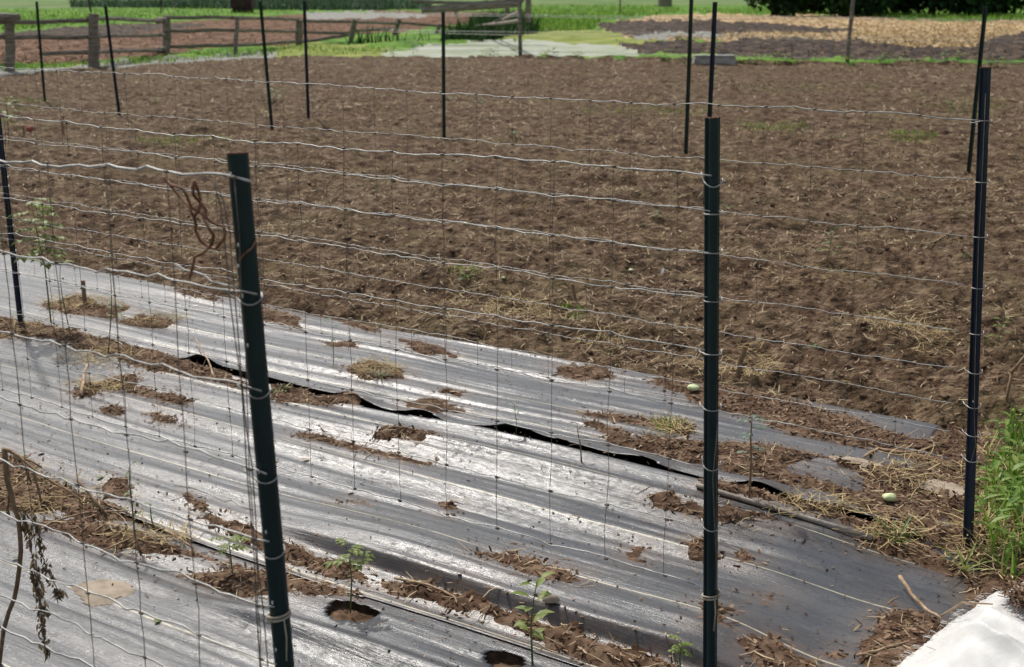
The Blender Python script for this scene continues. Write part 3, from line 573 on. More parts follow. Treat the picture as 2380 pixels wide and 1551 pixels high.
# ---------------------------------------------------------------- woven wire fences
def wire_fence(label, t, xend, ys, s_left, over, kink, stay_from, mt_line, droop=.01, stay=.1524, thick=1.0):
    e = [atT(x, y, t) for x, y in ys]; s_end = st(*atT(xend, ys[0][1], t)[:2])[0]
    zs = [v[2] for v in e]; r = thing('wire_mesh_fence', (*xy(s_end, t), 0), label, 'wire fence', 'woven wire fences strung between the near posts')
    ss = np.arange(s_end+over, s_left, -.0254); L = s_end-s_left
    def zat(i, s): return zs[i]+.006*vn(s*1.4+i*9, i*3.1, 1)-droop*math.sin(math.pi*min(1, max(0, (s_end-s)/L)))
    for i in range(len(zs)):
        pts = []; pr = .00165 if i in (0, len(zs)-1) else .00125
        for j, s in enumerate(ss):
            z = zat(i, s)+kink*(.0035*vn(s*8+i*5, i, 2)+.0020*vn(s*31, i*7, 3)); tt = t+kink*(.004*vn(s*9, i*2.2, 4))
            ph = (s_end-s)/stay; fr = abs(ph-round(ph)); z += .0018*kink*math.exp(-(fr/.12)**2)*(1 if i % 2 else -1)
            if ph > .5: ph2 = abs(ph-.5-round(ph-.5)); z += .0045*kink*math.exp(-(ph2/.10)**2)*(1 if int(ph) % 2 else -1)   # tension crimp
            pts.append((*xy(s, tt), z))
        MB().tube(pts, pr*thick, 5).build('line_wire', mt_line, r)
    k = stay_from; mb_knot = None
    while s_end-k > s_left:
        s = s_end-k; pts = []
        for i in range(len(zs)-1):
            z0, z1_ = zat(i, s), zat(i+1, s); o = .0035*vn(s*30, i*5.1, 5); o2 = .0035*vn(s*30, (i+1)*5.1, 5)
            pts += [(*xy(s+o, t-.002), z0+(.002 if i == 0 else 0)), (*xy(s+(o+o2)/2+.0045*vn(s*17, i*3, 6), t-.001), (z0+z1_)/2)]
        pts.append((*xy(s+o2, t-.002), zat(len(zs)-1, s)-.002)); w = MB().tube(pts, .00068*thick, 5)
        for i in range(len(zs)):                      # the wrap where stay and line wire cross
            c = V3((*xy(s, t-.002), zat(i, s))); d = V3((DS[0], DS[1], 0)); w.tube([c-d*.006, c-d*.003, c+d*.003, c+d*.006], [.0016, .0029, .0029, .0016], 5)
        w.build('stay_wire', M['stay'], r); k += stay
    return r
ysA = [(553, 421), (566, 686), (580, 896), (590, 1092), (603, 1258), (615, 1408), (625, 1540)]
zA7 = [atT(x, y, TA-.02)[2] for x, y in ysA]
def ypix(t, s, z): X_, Y_ = xy(s, t); return proj(X_, Y_, z)
sA = st(*atT(553, 421, TA-.02)[:2])[0]
ysA += [ypix(TA-.02, sA, zA7[-1]-.085), ypix(TA-.02, sA, zA7[-1]-.161)]
fA = wire_fence('woven wire fence nearest the viewer, ending at the thick dark green post', TA-.022, 575, ysA, -4.6, .004, 1.35, .028, M['galv'], .012, thick=1.3)
ysB = [(1640, 410), (1640, 492), (1640, 585), (1640, 697), (1640, 816), (1640, 949), (1640, 1086), (1640, 1226), (1640, 1362)]
fB = wire_fence('woven wire fence ending at the grooved post with the twine knot', TB_-.022, 1650, ysB, -5.4, .004, 1.0, .07, M['galv'], .008)
ysC = [(2290, 278), (2283, 422), (2278, 550), (2274, 668), (2270, 775), (2268, 865), (2265, 945), (2262, 1010), (2258, 1070)]
fC = wire_fence('woven wire fence farthest back of the near three, tied to the dark blue post', TCp-.022, 2275, ysC, -6.6, .004, .9, .16, M['galv'], .006)
# bent end of the nearest mesh: two end stays dropping beside the post
for u0, pts in ((0, [(495, 418), (513, 480), (522, 560), (530, 640), (535, 700), (548, 800), (560, 880), (568, 990), (573, 1085), (583, 1200), (592, 1310), (596, 1420), (603, 1520), (606, 1580)]), (1, [(500, 420), (520, 470), (534, 540), (541, 640), (552, 760), (561, 880), (573, 1000), (586, 1085), (594, 1200), (598, 1300), (612, 1420), (622, 1540), (626, 1600)])):
    MB().tube([V3(atT(x, y, TA-.03+.004*u0)) for x, y in pts], .0011, 5).build('end_wire', M['stay'], fA)
MB().tube([V3(atT(x, y, TA-.03)) for x, y in [(405, 614), (430, 628), (455, 633), (475, 640), (492, 655), (520, 662), (552, 668)]], .0015, 5).build('end_wire', M['galv'], fA)
MB().tube([V3(atT(x, y, TA-.03)) for x, y in [(405, 1128), (450, 1135), (490, 1150), (520, 1165), (540, 1163), (560, 1178), (585, 1185)]], .0013, 5).build('end_wire', M['galv'], fA)
# rusty tangle hanging from the top wire
def zz(x, y): return (x/1.9145*.64, (400+y/1.9145)*.64)
tang = thing('wire_tangle', atT(450, 440, TA-.04), 'rusty tangle of loose wire hanging from the fence left of the nearest post', 'wire tangle')
for n_, (q, rr) in enumerate((([(1130, 465), (1180, 515), (1215, 560), (1265, 615), (1310, 665), (1350, 750), (1362, 800), (1360, 845), (1390, 905), (1450, 950), (1500, 965), (1560, 890), (1570, 850), (1545, 800)], .0027),
        ([(1135, 470), (1190, 520), (1270, 545), (1300, 600), (1330, 680), (1400, 720), (1480, 785), (1545, 812)], .0024), ([(1350, 490), (1342, 540), (1345, 590), (1390, 640), (1432, 700), (1425, 730), (1412, 755), (1450, 820), (1485, 870), (1470, 940), (1420, 990), (1355, 1020), (1335, 1110), (1315, 1175)], .0026),
        ([(1350, 490), (1380, 570), (1397, 640), (1372, 690), (1350, 735), (1362, 800)], .0024), ([(1295, 640), (1330, 690), (1352, 740), (1385, 700), (1400, 640)], .0022))):
    MB().tube([V3(atT(*zz(x, y), TA-.045+.012*math.sin(i*.9+n_*2))) for i, (x, y) in enumerate(q)], rr, 6).build('rusty_strand', M['rust'], tang)

# ---------------------------------------------------------------- far steel posts
TP = [(-.020, .004), (-.020, 0), (-.003, 0), (-.003, -.022), (.003, -.022), (.003, 0), (.020, 0), (.020, .004)]
def far_post(label, top, base, mt, up=0, kk=1.0):
    B = V3(at(*base)); A = V3(atY(*top, B.y)); ax = (A-B).normalized(); A = A+ax*up
    r = thing('steel_post', B, label, 'steel post', 'thin steel posts standing on the tilled soil')
    e1 = V3((1, 0, 0)); e1 = (e1-ax*e1.dot(ax)).normalized(); e2 = ax.cross(e1)
    st_ = MB().prism([(u*kk, w*kk) for u, w in TP], B-ax*.08, A, e1, e2); h = .12
    while h < (A-B).length-.03:
        c = B+ax*h-e2*.0225*kk; st_.prism([(-.006, -.004), (.006, -.004), (.006, .004), (-.006, .004)], c, c+ax*.012, e1, e2); h += .055
    st_.build('shaft', mt, r, smooth=False)
PD_, PG = M['post_blue'], M['post_green']
far_post('leftmost thin dark post on the tilled soil, in front of the split rail fence', (85, 4), (104, 235), PG)
far_post('second thin dark post from the left on the soil, leaning to the left', (245, 16), (277, 265), PD_)
far_post('third thin dark post from the left, leaning left with a small weed beside its foot', (605, 5), (632, 297), PG)
far_post('fourth thin dark post from the left on the soil, close beside the third', (707, 4), (717, 280), PD_)
far_post('thin green post alone in the middle of the soil', (1030, 28), (1032, 319), PG)
far_post('left one of two thin dark posts above the grooved near post', (1607, 0), (1594, 362), PG, .03)
far_post('right one of two thin dark posts above the grooved near post', (1662, 5), (1640, 470), PD_, 0, .9)
far_post('thin green post leaning right behind the dark blue near post', (2291, 14), (2251, 402), PG)

# ---------------------------------------------------------------- split rail fence and far wire fence
def log(mb, p, q, r, n=7, wob=.02):
    p, q = V3(p), V3(q); pts = [p.lerp(q, u)+V3((rnd.uniform(-wob, wob), rnd.uniform(-wob, wob), rnd.uniform(-wob, wob)*.6))*(1 if 0 < u < 1 else 0) for u in (0, .25, .5, .75, 1)]
    return mb.tube(pts, [r*rnd.uniform(.85, 1.15) for _ in pts], n)
rf = thing('split_rail_fence', at(387, 128), 'weathered grey split rail fence of rough posts and sagging rails along the back left', 'wooden fence')
RP = [((22, 34), (20, 168), .11), ((218, 32), (217, 158), .12), ((387, 36), (386, 128), .11), ((551, 40), (547, 127), .06), ((696, 46), (692, 108), .11), ((826, 45), (811, 102), .08), ((928, 44), (912, 84), .08), ((1024, 56), (1008, 82), .08)]
PB3 = []
for tp, bs, r in RP:
    B = V3(at(*bs)); A = V3(atY(*tp, B.y)); PB3.append(B.y); log(MB(), B-V3((0, 0, .15)), A, r, 8, .015).build('post', M['wood_grey'], rf, smooth=False)
def yy(x): return float(np.interp(x, [-400, 20, 217, 386, 547, 692, 811, 912, 1008, 1110, 1209], [22.5, *PB3, PB3[-1]+2, 33.0]))
RL = [[(-300, 52), (30, 51)], [(15, 51), (218, 49)], [(205, 43), (392, 48)], [(380, 41), (551, 41)], [(540, 41), (696, 47)], [(690, 48), (826, 50)], [(820, 52), (928, 55)], [(920, 52), (1012, 60), (1105, 71)],
      [(-300, 92), (22, 88)], [(20, 88), (218, 86)], [(215, 85), (388, 82)], [(386, 72), (550, 71)], [(545, 71), (696, 73)], [(690, 75), (820, 77)], [(815, 72), (912, 68)],
      [(100, 126), (218, 123)], [(215, 122), (388, 117)], [(386, 109), (550, 104)], [(545, 105), (696, 98)], [(690, 99), (815, 82)], [(1105, 70), (1160, 50), (1208, 28)], [(1100, 62), (1209, 48)]]
for q in RL:
    mb = MB(); P_ = [V3(atY(x, y, yy(x)+.1)) for x, y in q]; mb.tube([P_[0]]+[P_[i].lerp(P_[i+1], u)+V3((0, 0, rnd.uniform(-.02, .02))) for i in range(len(P_)-1) for u in (.33, .66, 1)], .05, 6); mb.build('rail', M['wood_grey'], rf, smooth=False)
for c in ((14, 41, 30), (375, 48, 12), (376, 117, 12)):
    P_ = V3(atY(c[0], c[1], yy(c[0])-.08)); d = c[2]*yy(c[0])/FPX; log(MB(), P_-V3((d, 0, 0)), P_+V3((d, 0, 0)), .085, 7, 0).build('rail_end', M['wood_grey'], rf, smooth=False)
gp = thing('plank_gate', at(1209, 60), 'grey wooden planks and a white leaning brace beyond the back corner of the soil', 'gate')
for q, r in ((((980, 24), (1206, 8)), .13), (((960, 4), (1100, 8), (1212, 1)), .06), (((1218, -8), (1203, 14)), .09), (((1207, 28), (1150, 52)), .07), (((1060, 8), (1060, 40)), .06), (((1180, -4), (1178, 34)), .08), (((1228, -10), (1228, 52)), .10)):
    MB().tube([V3(atY(x, y, 40.0)) for x, y in q], r, 6).build('plank', M['wood_grey'], gp, smooth=False)
wf = thing('far_wire_fence', at(1209, 133), 'far wire fence on two slender wooden posts along the back edge of the soil', 'wire fence')
a, c = V3(at(1209, 133)), V3(at(1967, 151)); dv = (c-a).normalized()
for B, tp in ((a, (1209, -6)), (c, (1983, -8))):
    A = V3(atY(*tp, B.y)); log(MB(), B-V3((0, 0, .2)), A, .045, 7, .006).build('post', M['wood_grey'], wf, smooth=False)
for h in (.14, .55, .62, .97, 1.02):
    pts = [a+dv*u+V3((0, -.07, h+.015*math.sin(u*.7+h*9))) for u in np.arange(-4.0, 26, .6)]; MB().tube(pts, .0055, 5).build('strand', M['galv'], wf)
mb = MB()
for u in np.arange(8.6, 24, .30): mb.tube([a+dv*u+V3((0, -.07, .0)), a+dv*u+V3((0, -.07, 1.0))], .0022, 4)
o = mb.build('mesh_wires', M['stay'], wf); o['kind'] = 'stuff'

# ---------------------------------------------------------------- concrete block
B = V3(at(1663, 152)); blk = thing('concrete_block', B, 'pale concrete curb block lying at the back edge of the soil', 'concrete block')
def bev_box(name, mt, loc, dims, par, bev=.02, rz=0):
    bm = bmesh.new(); bmesh.ops.create_cube(bm, size=1)
    for v in bm.verts: v.co = V3((v.co.x*dims[0], v.co.y*dims[1], v.co.z*dims[2]))
    bmesh.ops.bevel(bm, geom=bm.edges[:], offset=bev, segments=2, affect='EDGES'); bmesh.ops.rotate(bm, verts=bm.verts[:], matrix=Matrix.Rotation(rz, 3, 'Z')); bmesh.ops.translate(bm, verts=bm.verts[:], vec=loc)
    me = bpy.data.meshes.new(name); bm.to_mesh(me); bm.free(); me.materials.append(mt); o = bpy.data.objects.new(name, me); COL.objects.link(o)
    if par: o.parent = par; o.matrix_parent_inverse = Matrix.Translation(-par.location)
    return o
bev_box('block_body', M['concrete'], B+V3((0, .2, .085)), (.93, .36, .17), blk, .03)
bev_box('block_lip', M['concrete'], B+V3((0, .2, .19)), (.90, .33, .05), blk, .015)

# ---------------------------------------------------------------- pole lying along the seam
def along(name, label, cat, q, r, mt, lift=.0, n=8, step=.12, group=None):
    P_ = [on(x, y) for x, y in q]; pts = []
    for i in range(len(P_)-1):
        m = max(1, int(np.linalg.norm(P_[i+1]-P_[i])/step))
        for k in range(m): pts.append(P_[i]*(1-k/m)+P_[i+1]*k/m)
    pts.append(P_[-1]); o = MB().tube([(p[0], p[1], p[2]+lift) for p in pts], r, n).build(name, mt); return tag(o, label, cat, group)
pole_pts = [(1620, 1126), (1700, 1147), (1850, 1187), (2028, 1236)]
PP = [at(x, y, .05) for x, y in pole_pts]
MBp = MB().tube([(p[0], p[1], max(.03, float(surf(p[0], p[1]))+.008)) for i, p in enumerate(PP)], .0085, 10)
tag(MBp.build('wooden_pole', M['wood_pale']), 'long straight grey wooden pole lying along the seam between the two black cloths', 'pole')

# ---------------------------------------------------------------- sticks and small things on the ground
def stick(label, q, r, mt='stick', lifts=None, name='stick', cat='stick', group='sticks lying about'):
    pts = []
    for i, (x, y) in enumerate(q):
        p = on(x, y); p[2] += (lifts[i] if lifts else .012); pts.append(tuple(p))
    rr = [r*(1-.45*i/max(1, len(q)-1)) for i in range(len(q))]; P_ = []; R_ = []
    for i in range(len(pts)-1):
        for u in (0, .34, .67): P_.append(tuple(V3(pts[i]).lerp(V3(pts[i+1]), u)+V3((rnd.uniform(-1, 1), rnd.uniform(-1, 1), rnd.uniform(-1, 1)))*r*.35)); R_.append(rr[i])
    P_.append(pts[-1]); R_.append(rr[-1]); return tag(MB().tube(P_, R_, 6).build(name, M[mt]), label, cat, group)
stick('pale knobbly stick leaning on the mulch pile beside the white sack', [(2090, 1362), (2115, 1395), (2150, 1430), (2185, 1462)], .006, lifts=[.03, .02, .02, .03])
stick('pale forked stick on the strip of cloth left of the dark blue post', [(2008, 1068), (2040, 1052), (2080, 1062), (2130, 1054), (2180, 1045)], .006)
stick('thin straight stick lying on the soil beside the dark blue post, the upper of two', [(2135, 576), (2170, 562), (2212, 545)], .005)
stick('long bent straw stalk curving over the soil left of the dark blue post', [(1990, 745), (2060, 752), (2110, 765), (2150, 790), (2185, 822)], .004)
stick('reddish forked stub sticking up from the cloth at left', [(190, 927), (197, 895), (205, 872)], .008, lifts=[.01, .035, .05])
stick('dark thin stick lying over the brown mulch at bottom right', [(1990, 1535), (2040, 1522), (2090, 1508), (2130, 1495)], .004)
stick('thin twig lying on the white sack', [(2185, 1455), (2230, 1466), (2300, 1478)], .003, lifts=[.03, .08, .09])
stick('curved bare stalk on the mulch left of the bushy seedling', [(918, 1352), (980, 1363), (1030, 1378), (1055, 1395), (1062, 1410)], .0042)
stick('pale twisted root lying on the brown mulch between the two left seedlings', [(385, 1240), (420, 1262), (450, 1283)], .0045)
stick('pale thin stick slanting up from the seam just left of the nearest post', [(500, 892), (486, 850), (455, 802)], .0045, lifts=[.01, .02, .035])
stick('long yellow straw stalk lying across the brown mulch at lower left', [(60, 1262), (120, 1222), (200, 1200), (300, 1196)], .0035)
stick('yellow stalk on the brown soil left of the two left seedlings', [(235, 1290), (300, 1262), (400, 1255)], .003)
stick('broken root on the soil near the white feather', [(1610, 635), (1590, 622)], .004)
stick('brown stick lying on the soil above the back edge of the cloth', [(1240, 1040-330), (1290, 700), (1335, 690)], .007, 'stem_brown')
for i, (q, lb) in enumerate([([(1713, 872), (1722, 838), (1733, 806)], 'short dark wooden stake leaning in the soil right of the grooved post'), ([(1598, 486), (1601, 452)], 'short dark stake just left of the grooved post'), ([(56, 316), (54, 292)], 'stubby brown stake beside the red scrap at far left'), ([(147, 308), (144, 277)], 'stubby brown stake in the soil at upper left, right of the red scrap'), ([(1341, 702), (1330, 660)], 'thin grey stake in the middle of the soil'), ([(198, 706), (193, 652)], 'thick dark stub standing in the dry clump at left')]):
    b0 = on(*q[0]); pts = [V3(atY(x, y, b0[1])) for x, y in q]; pts[0] = V3(b0)-V3((0, 0, .03)); rr = .011 if i in (0, 5) else .008
    if i in (2, 3): rr = .014
    tag(MB().tube(pts, rr, 7).build('wooden_stake', M['stem_brown'], smooth=False), lb, 'stake', 'short stakes in the soil')
for q, lb in (([(2332, 962), (2352, 868)], 'lower of two thin brown canes leaning at the right edge'), ([(2350, 868), (2384, 826)], 'upper of two thin brown canes leaning at the right edge')):
    Y0 = on(2332, 962)[1]; tag(MB().tube([V3(atY(x, y, Y0)) for x, y in q], .006, 6).build('cane', M['stem_brown']), lb, 'cane')
for (x, y), r, lb in (((1611, 908), .023, 'round pale green fruit on the cloth left of the grooved post'), ((2066, 1171), .022, 'round pale green fruit on the mulch left of the dark blue post'), ((1681, 815), .012, 'tiny pale green fruit close behind the grooved post'), ((1082, 521), .015, 'small flat pale green fruit in the middle of the soil'), ((1467, 630), .015, 'small pale green fruit left of the white feather'), ((1170, 659), .010, 'tiny white pebble-like fruit on the soil above the cloth')):
    p = on(x, y+r*300/2); p[2] += .012*(r > .02); f = MB().ico((p[0], p[1], p[2]+r*.62), r, (1.05, 1, .56), .10, 3).build('fruit', M['fruit']); tag(f, lb, 'fruit', 'pale fallen fruits')
    MB().tube([(p[0]+r*.3, p[1], p[2]+r*1.25), (p[0]+r*.45, p[1], p[2]+r*1.5)], r*.08, 5).build('fruit_stalk', M['stem_brown'], f)
p = on(1541, 636); tag(MB().leaf(p+np.array([-.012, 0, .01]), (.35, .5, .75), (0, -1, .4), .05, .016, .2).build('feather', M['feather']), 'small white feather standing in the soil', 'feather')
p = on(1280, 1402)
hs = MB()
for i in range(7):
    for k in range(14):
        a_ = 2*math.pi*k/14; c_ = math.pi*.5*i/6; hs.v.append((p[0]+.024*math.cos(a_)*math.cos(c_), p[1]+.016*math.sin(a_)*math.cos(c_), p[2]+.006+.018*math.sin(c_)))
for i in range(6):
    for k in range(14): hs.f.append((i*14+k, i*14+(k+1) % 14, (i+1)*14+(k+1) % 14, (i+1)*14+k))
tag(hs.build('nut_shell', M['mud']), 'half of a pale nut shell on the cloth beside the bushy seedling', 'nut shell')
def flat_leaf(label, x, y, L, wd, az, mt='leaf', lift=.006):
    p = on(x, y); p[2] += lift; return tag(MB().leaf(p, (math.cos(az), math.sin(az), .12), (0, 0, 1), L, wd, .15, .12).build('fallen_leaf', M[mt]), label, 'leaf', 'single leaves lying on the cloth')
flat_leaf('bright green leaf lying alone on the cloth at lower left', 358, 1450, .034, .022, 1.0, 'leaf_yellow')
flat_leaf('small green leaf touching the withered stem at lower left', 26, 1302, .03, .02, .2)
flat_leaf('pale crumpled leaf on the mulch behind the left seedlings', 222, 1112, .03, .018, .3, 'leaf_yellow')
flat_leaf('tiny orange leaf scrap right of the bushy seedling', 1345, 1436, .018, .014, .1, 'stick')
flat_leaf('tan leaf scrap on the cloth in front of the nearest post', 700, 1070, .03, .018, .2, 'stick')
flat_leaf('pale leaf scrap on the cloth below the grass tuft', 1045, 918, .035, .02, .1, 'stick')
flat_leaf('white leaf scrap on the far cloth at left', 448, 714, .035, .02, .5, 'feather')
flat_leaf('yellowed leaf on the soil right of the grooved post', 1950, 898, .05, .02, -.2, 'hay')
p = on(70, 306); tag(MB().ico((p[0], p[1], p[2]+.03), .05, (1, .4, .7), .3, 2).build('red_scrap', M['dull_red']), 'dull red scrap lying on the soil between two stubs at far left', 'scrap')

# ---------------------------------------------------------------- white sack
SK = [at(x, y, .01)[:2] for x, y in [(2420, 1350), (2345, 1368), (2295, 1388), (2240, 1425), (2185, 1465), (2130, 1510), (2075, 1555), (2020, 1600), (1960, 1680), (2200, 1900), (2750, 1800), (2800, 1400)]]
sx_, sy_ = np.meshgrid(np.arange(.85, 2.4, .0055), np.arange(2.15, 3.5, .0055))
dd = sdist(sx_, sy_, [tuple(v) for v in SK])+.007*fbm(sx_*12, sy_*12, 2, 1)+.003*vn(sx_*110, sy_*110, 2)
zk = .022+.085*sst(0, .17, dd)+.016*fbm(sx_*4, sy_*4, 2, 3)*sst(0, .08, dd)+.034*(1-np.abs(vn((sx_+sy_*.6)*6, (sy_-sx_*.4)*2.2, 4)))**3*sst(.02, .12, dd)+.02*(1-np.abs(vn((sx_-sy_*.8)*5, (sy_+sx_*.5)*2, 1)))**4*sst(.02, .12, dd)+.0012*vn(sx_*45, sy_*20, 5)
zk = np.where(dd < .012, -.01+(zk+.01)*np.clip(dd/.012, 0, 1), zk)
tag(grid_np('white_sack', sx_, sy_, zk, dd > -.004, M['sack']), 'crumpled white woven plastic sack with frayed edge in the bottom right corner', 'sack')
fr = MB()
bd_ = [V3((*SK[i], 0)) for i in range(9)]
for i in range(60):
    j = rnd.randrange(8); p = bd_[j].lerp(bd_[j+1], rnd.random()); d = V3((-.7, .7, 0)); fr.tube([p+V3((.012, -.012, .03)), p+V3((rnd.uniform(-.006, .006), rnd.uniform(-.004, .010), .028)), p+d*rnd.uniform(.002, .009)+V3((rnd.uniform(-.004, .004), 0, rnd.uniform(.014, .026)))], .0008, 4)
o = fr.build('frayed_threads', M['sack']); o.parent = bpy.data.objects['white_sack']; o['kind'] = 'stuff'
n = 900; px_, py_ = rng.uniform(2310, 2460, n), rng.uniform(1375, 1440, n); q = np.array([at(a_, c_, .11) for a_, c_ in zip(px_, py_)]); k = (sdist(px_, py_, [(2318, 1385), (2350, 1368), (2470, 1360), (2470, 1440), (2360, 1432), (2340, 1405)])+6*vn(px_/9, py_/9)) > 0
zi = .022+.085+.022; struct(ribbons('mulch_on_sack', np.stack([q[k, 0], q[k, 1], np.full(k.sum(), zi)+rng.uniform(0, .012, k.sum())], -1), rng.uniform(.01, .04, k.sum()), rng.uniform(.002, .006, k.sum()), M['chips'], tilt=.3, bend=.3), 'stuff')

# ---------------------------------------------------------------- plants
def compound(mb, p, d, L, nl, w, droop=.35):
    p, d = V3(p), V3(d).normalized(); pts = [p+d*(L*u)-V3((0, 0, droop*L*u*u)) for u in (0, .33, .66, 1)]; mb.tube(pts, [.0011, .001, .0008, .0005], 4)
    sdv = d.cross(V3((0, 0, 1))).normalized()
    for i in range(nl):
        u = .35+.6*i/max(1, nl-1); c = p+d*(L*u)-V3((0, 0, droop*L*u*u))
        for s in (-1, 1): mb.leaf(c, sdv*s+d*.5+V3((0, 0, rnd.uniform(-.35, .15))), (0, 0, 1), L*.42*rnd.uniform(.7, 1.1), w, .35)
    mb.leaf(pts[-1], d-V3((0, 0, droop)), (0, 0, 1), L*.5, w*1.2, .35)
def plant(label, base, top, nl, L, w, style='tomato', mt='leaf', frm=.45, name='seedling', cat='seedling', group='young plants growing through the cloth', lean=0, stem_r=.0028, stem_m='stem', Y=None):
    b0 = on(*base); A = V3(atY(*top, b0[1])); B = V3(b0)-V3((0, 0, .01)); hgt = (A-B).length
    r = thing(name, B, label, cat, group); mid = B.lerp(A, .5)+V3((rnd.uniform(-.05, .05)*hgt+lean, 0, 0))
    pts = [B, B.lerp(mid, .5), mid, mid.lerp(A, .5)+V3((rnd.uniform(-.02, .02)*hgt, 0, 0)), A]; MB().tube(pts, [stem_r, stem_r*.9, stem_r*.8, stem_r*.6, stem_r*.35], 6).build('stem', M[stem_m], r)
    for i in range(nl):
        u = frm+(1-frm)*i/max(1, nl-1); c = V3(pts[0]).lerp(A, u)+(mid-B.lerp(A, .5))*math.sin(math.pi*u); a_ = i*2.4+rnd.uniform(-.4, .4)+rnd.uniform(0, 1); mb = MB(); d = V3((math.cos(a_), math.sin(a_)*.9, rnd.uniform(.15, .6)))
        if style == 'tomato': compound(mb, c, d, L*rnd.uniform(.7, 1.1), 3, w)
        elif style == 'blade': mb.leaf(V3(B)+V3((0, 0, .01)), V3((math.cos(a_)*.9, math.sin(a_)*.9, rnd.uniform(.5, 1.3))), (0, 0, 1), L*rnd.uniform(.7, 1.3), w, .35, .25)
        else:
            mb.tube([c, c+d.normalized()*L*.25], .0008, 4); mb.leaf(c+d.normalized()*L*.25, d, (0, 0, 1), L*rnd.uniform(.7, 1.1), w, .35)
        mb.build('leaf', M[mt], r)
    return r
plant('young tomato plant with feathery pale leaves in the round torn hole at bottom', (814, 1416), (806, 1274), 7, .055, .014, frm=.72, mt='leaf_yellow')
plant('young tomato plant in the brown mulch just left of the nearest post', (541, 1338), (532, 1252), 7, .045, .012, frm=.7, mt='leaf_yellow')
plant('upright narrow leaved weed behind the nearest fence at left', (314, 1256), (300, 1085), 9, .035, .011, 'simple', frm=.35)
plant('bushy seedling with broad bright green leaves at bottom centre', (1238, 1545), (1248, 1352), 14, .045, .022, 'simple', 'leaf_yellow', frm=.35, stem_r=.0032)
plant('small pale green seedling cut by the bottom edge left of the grooved post', (1583, 1562), (1583, 1490), 7, .03, .011, 'tomato', 'leaf_yellow', frm=.6)
plant('tiny seedling on the cloth right of the narrow leaved weed', (360, 1228), (349, 1172), 5, .022, .01, 'simple', 'leaf', frm=.4)
plant('thin little seedling at the seam in the middle of the far cloth', (1200, 1012), (1195, 938), 5, .03, .014, 'simple', 'leaf_grey', frm=.7, stem_r=.002)
plant('withered grey seedling at the torn seam hole', (1352, 1070), (1341, 985), 5, .035, .008, 'simple', 'withered', frm=.3, stem_m='stem_brown', stem_r=.003)
plant('tall sparse seedling with a brown stem right of the grooved post', (1742, 1150), (1748, 965), 8, .05, .012, 'tomato', 'leaf_grey', frm=.5, stem_m='stem_brown', stem_r=.0045)
plant('small sparse plant on the far cloth left of the tuft', (775, 850), (772, 740), 5, .045, .010, 'tomato', 'leaf_grey', frm=.2, stem_r=.002)
plant('grey green seedling behind the middle cloth, below the grass tuft', (893, 905), (1002, 838), 0, .03, .01) if False else None
plant('broad bladed green weed beside the pale fruit near the right end of the seam', (2085, 1262), (2083, 1225), 9, .10, .010, 'blade', 'blade' if False else 'leaf', frm=.3)
plant('tuft of pale grass standing on the far cloth', (885, 882), (885, 850), 22, .065, .004, 'blade', 'leaf_grey', frm=.2, name='grass_tuft', cat='grass tuft')
plant('flat green weed right beside the nearest post', (655, 908), (655, 900), 9, .06, .012, 'blade', 'leaf', frm=.1)
plant('limp grass clump at the foot of the dark blue post', (2240, 1330), (2240, 1300), 9, .12, .008, 'blade', 'leaf_yellow', frm=.2)
plant('yellow leaved seedling right of the dark blue post', (2318, 800), (2335, 738), 8, .05, .02, 'simple', 'leaf_yellow', frm=.3)
plant('leafy yellow green plant behind the fences at the left edge', (120, 762), (72, 468), 22, .10, .03, 'tomato', 'leaf_yellow', frm=.5, lean=.0, stem_r=.004)
plant('tall thin bare stemmed plant at left, second from the edge', (165, 784), (140, 600), 5, .05, .014, 'simple', 'leaf_yellow', frm=.5)
plant('green leafed weed in the clump of dry straw at left', (270, 745), (268, 705), 7, .05, .02, 'simple', 'leaf', frm=.2)
plant('thin upright weed at the left edge of the far cloth', (250, 830), (252, 600), 4, .04, .01, 'simple', 'leaf_grey', frm=.4, stem_r=.003)
plant('yellowish plant with a bare stalk at far left on the soil', (20, 330), (14, 232), 16, .16, .05, 'simple', 'leaf_yellow', frm=.4, stem_r=.006)
G2 = 'green weeds on the tilled soil'
for (b_, t_, nl, L, lb) in [((1922, 600), (1932, 532), 9, .07, 'tall bright green weed right of the grooved post'), ((1525, 508), (1525, 490), 7, .05, 'low green weed left of the grooved post'), ((1680, 492), (1685, 478), 7, .07, 'green weed peeping out behind the grooved post'), ((1505, 582), (1505, 568), 5, .04, 'tiny green weed under the doubled wires left of the grooved post'), ((1190, 322), (1190, 308), 7, .08, 'low green weed right of the lone green post'),
        ((1112, 240), (1108, 228), 7, .12, 'pale green weed far out, right of the lone green post'), ((1042, 236), (1040, 228), 5, .09, 'tiny bright weed touching the lone green post'), ((640, 232), (638, 210), 8, .16, 'grey green weed beside the third thin post'), ((362, 245), (358, 230), 6, .10, 'yellow green weed between the second and third thin posts'), ((1945, 336), (1945, 322), 7, .09, 'bright green weed near the straw patches at right'),
        ((1890, 815), (1893, 808), 4, .04, 'small light green sprout low on the soil at right'), ((2248, 602), (2250, 590), 5, .05, 'yellow sprout just left of the dark blue post'), ((688, 664), (685, 652), 4, .03, 'tiny sprout on the soil right of the nearest post'), ((1085, 655), (1085, 640), 7, .05, 'yellow green sprout in the middle straw'), ((830, 640-280), (828, 352), 4, .06, 'small sprout between the fourth thin post and the lone green post'), ((1090, 300+560), (1090, 848), 0, .01, '')]:
    if nl: plant(lb, b_, t_, nl, L, L*.38, 'simple', 'leaf', frm=.2, name='weed', cat='weed', group=G2, stem_r=.003)
G3 = 'leafy weeds along the back edge of the soil'
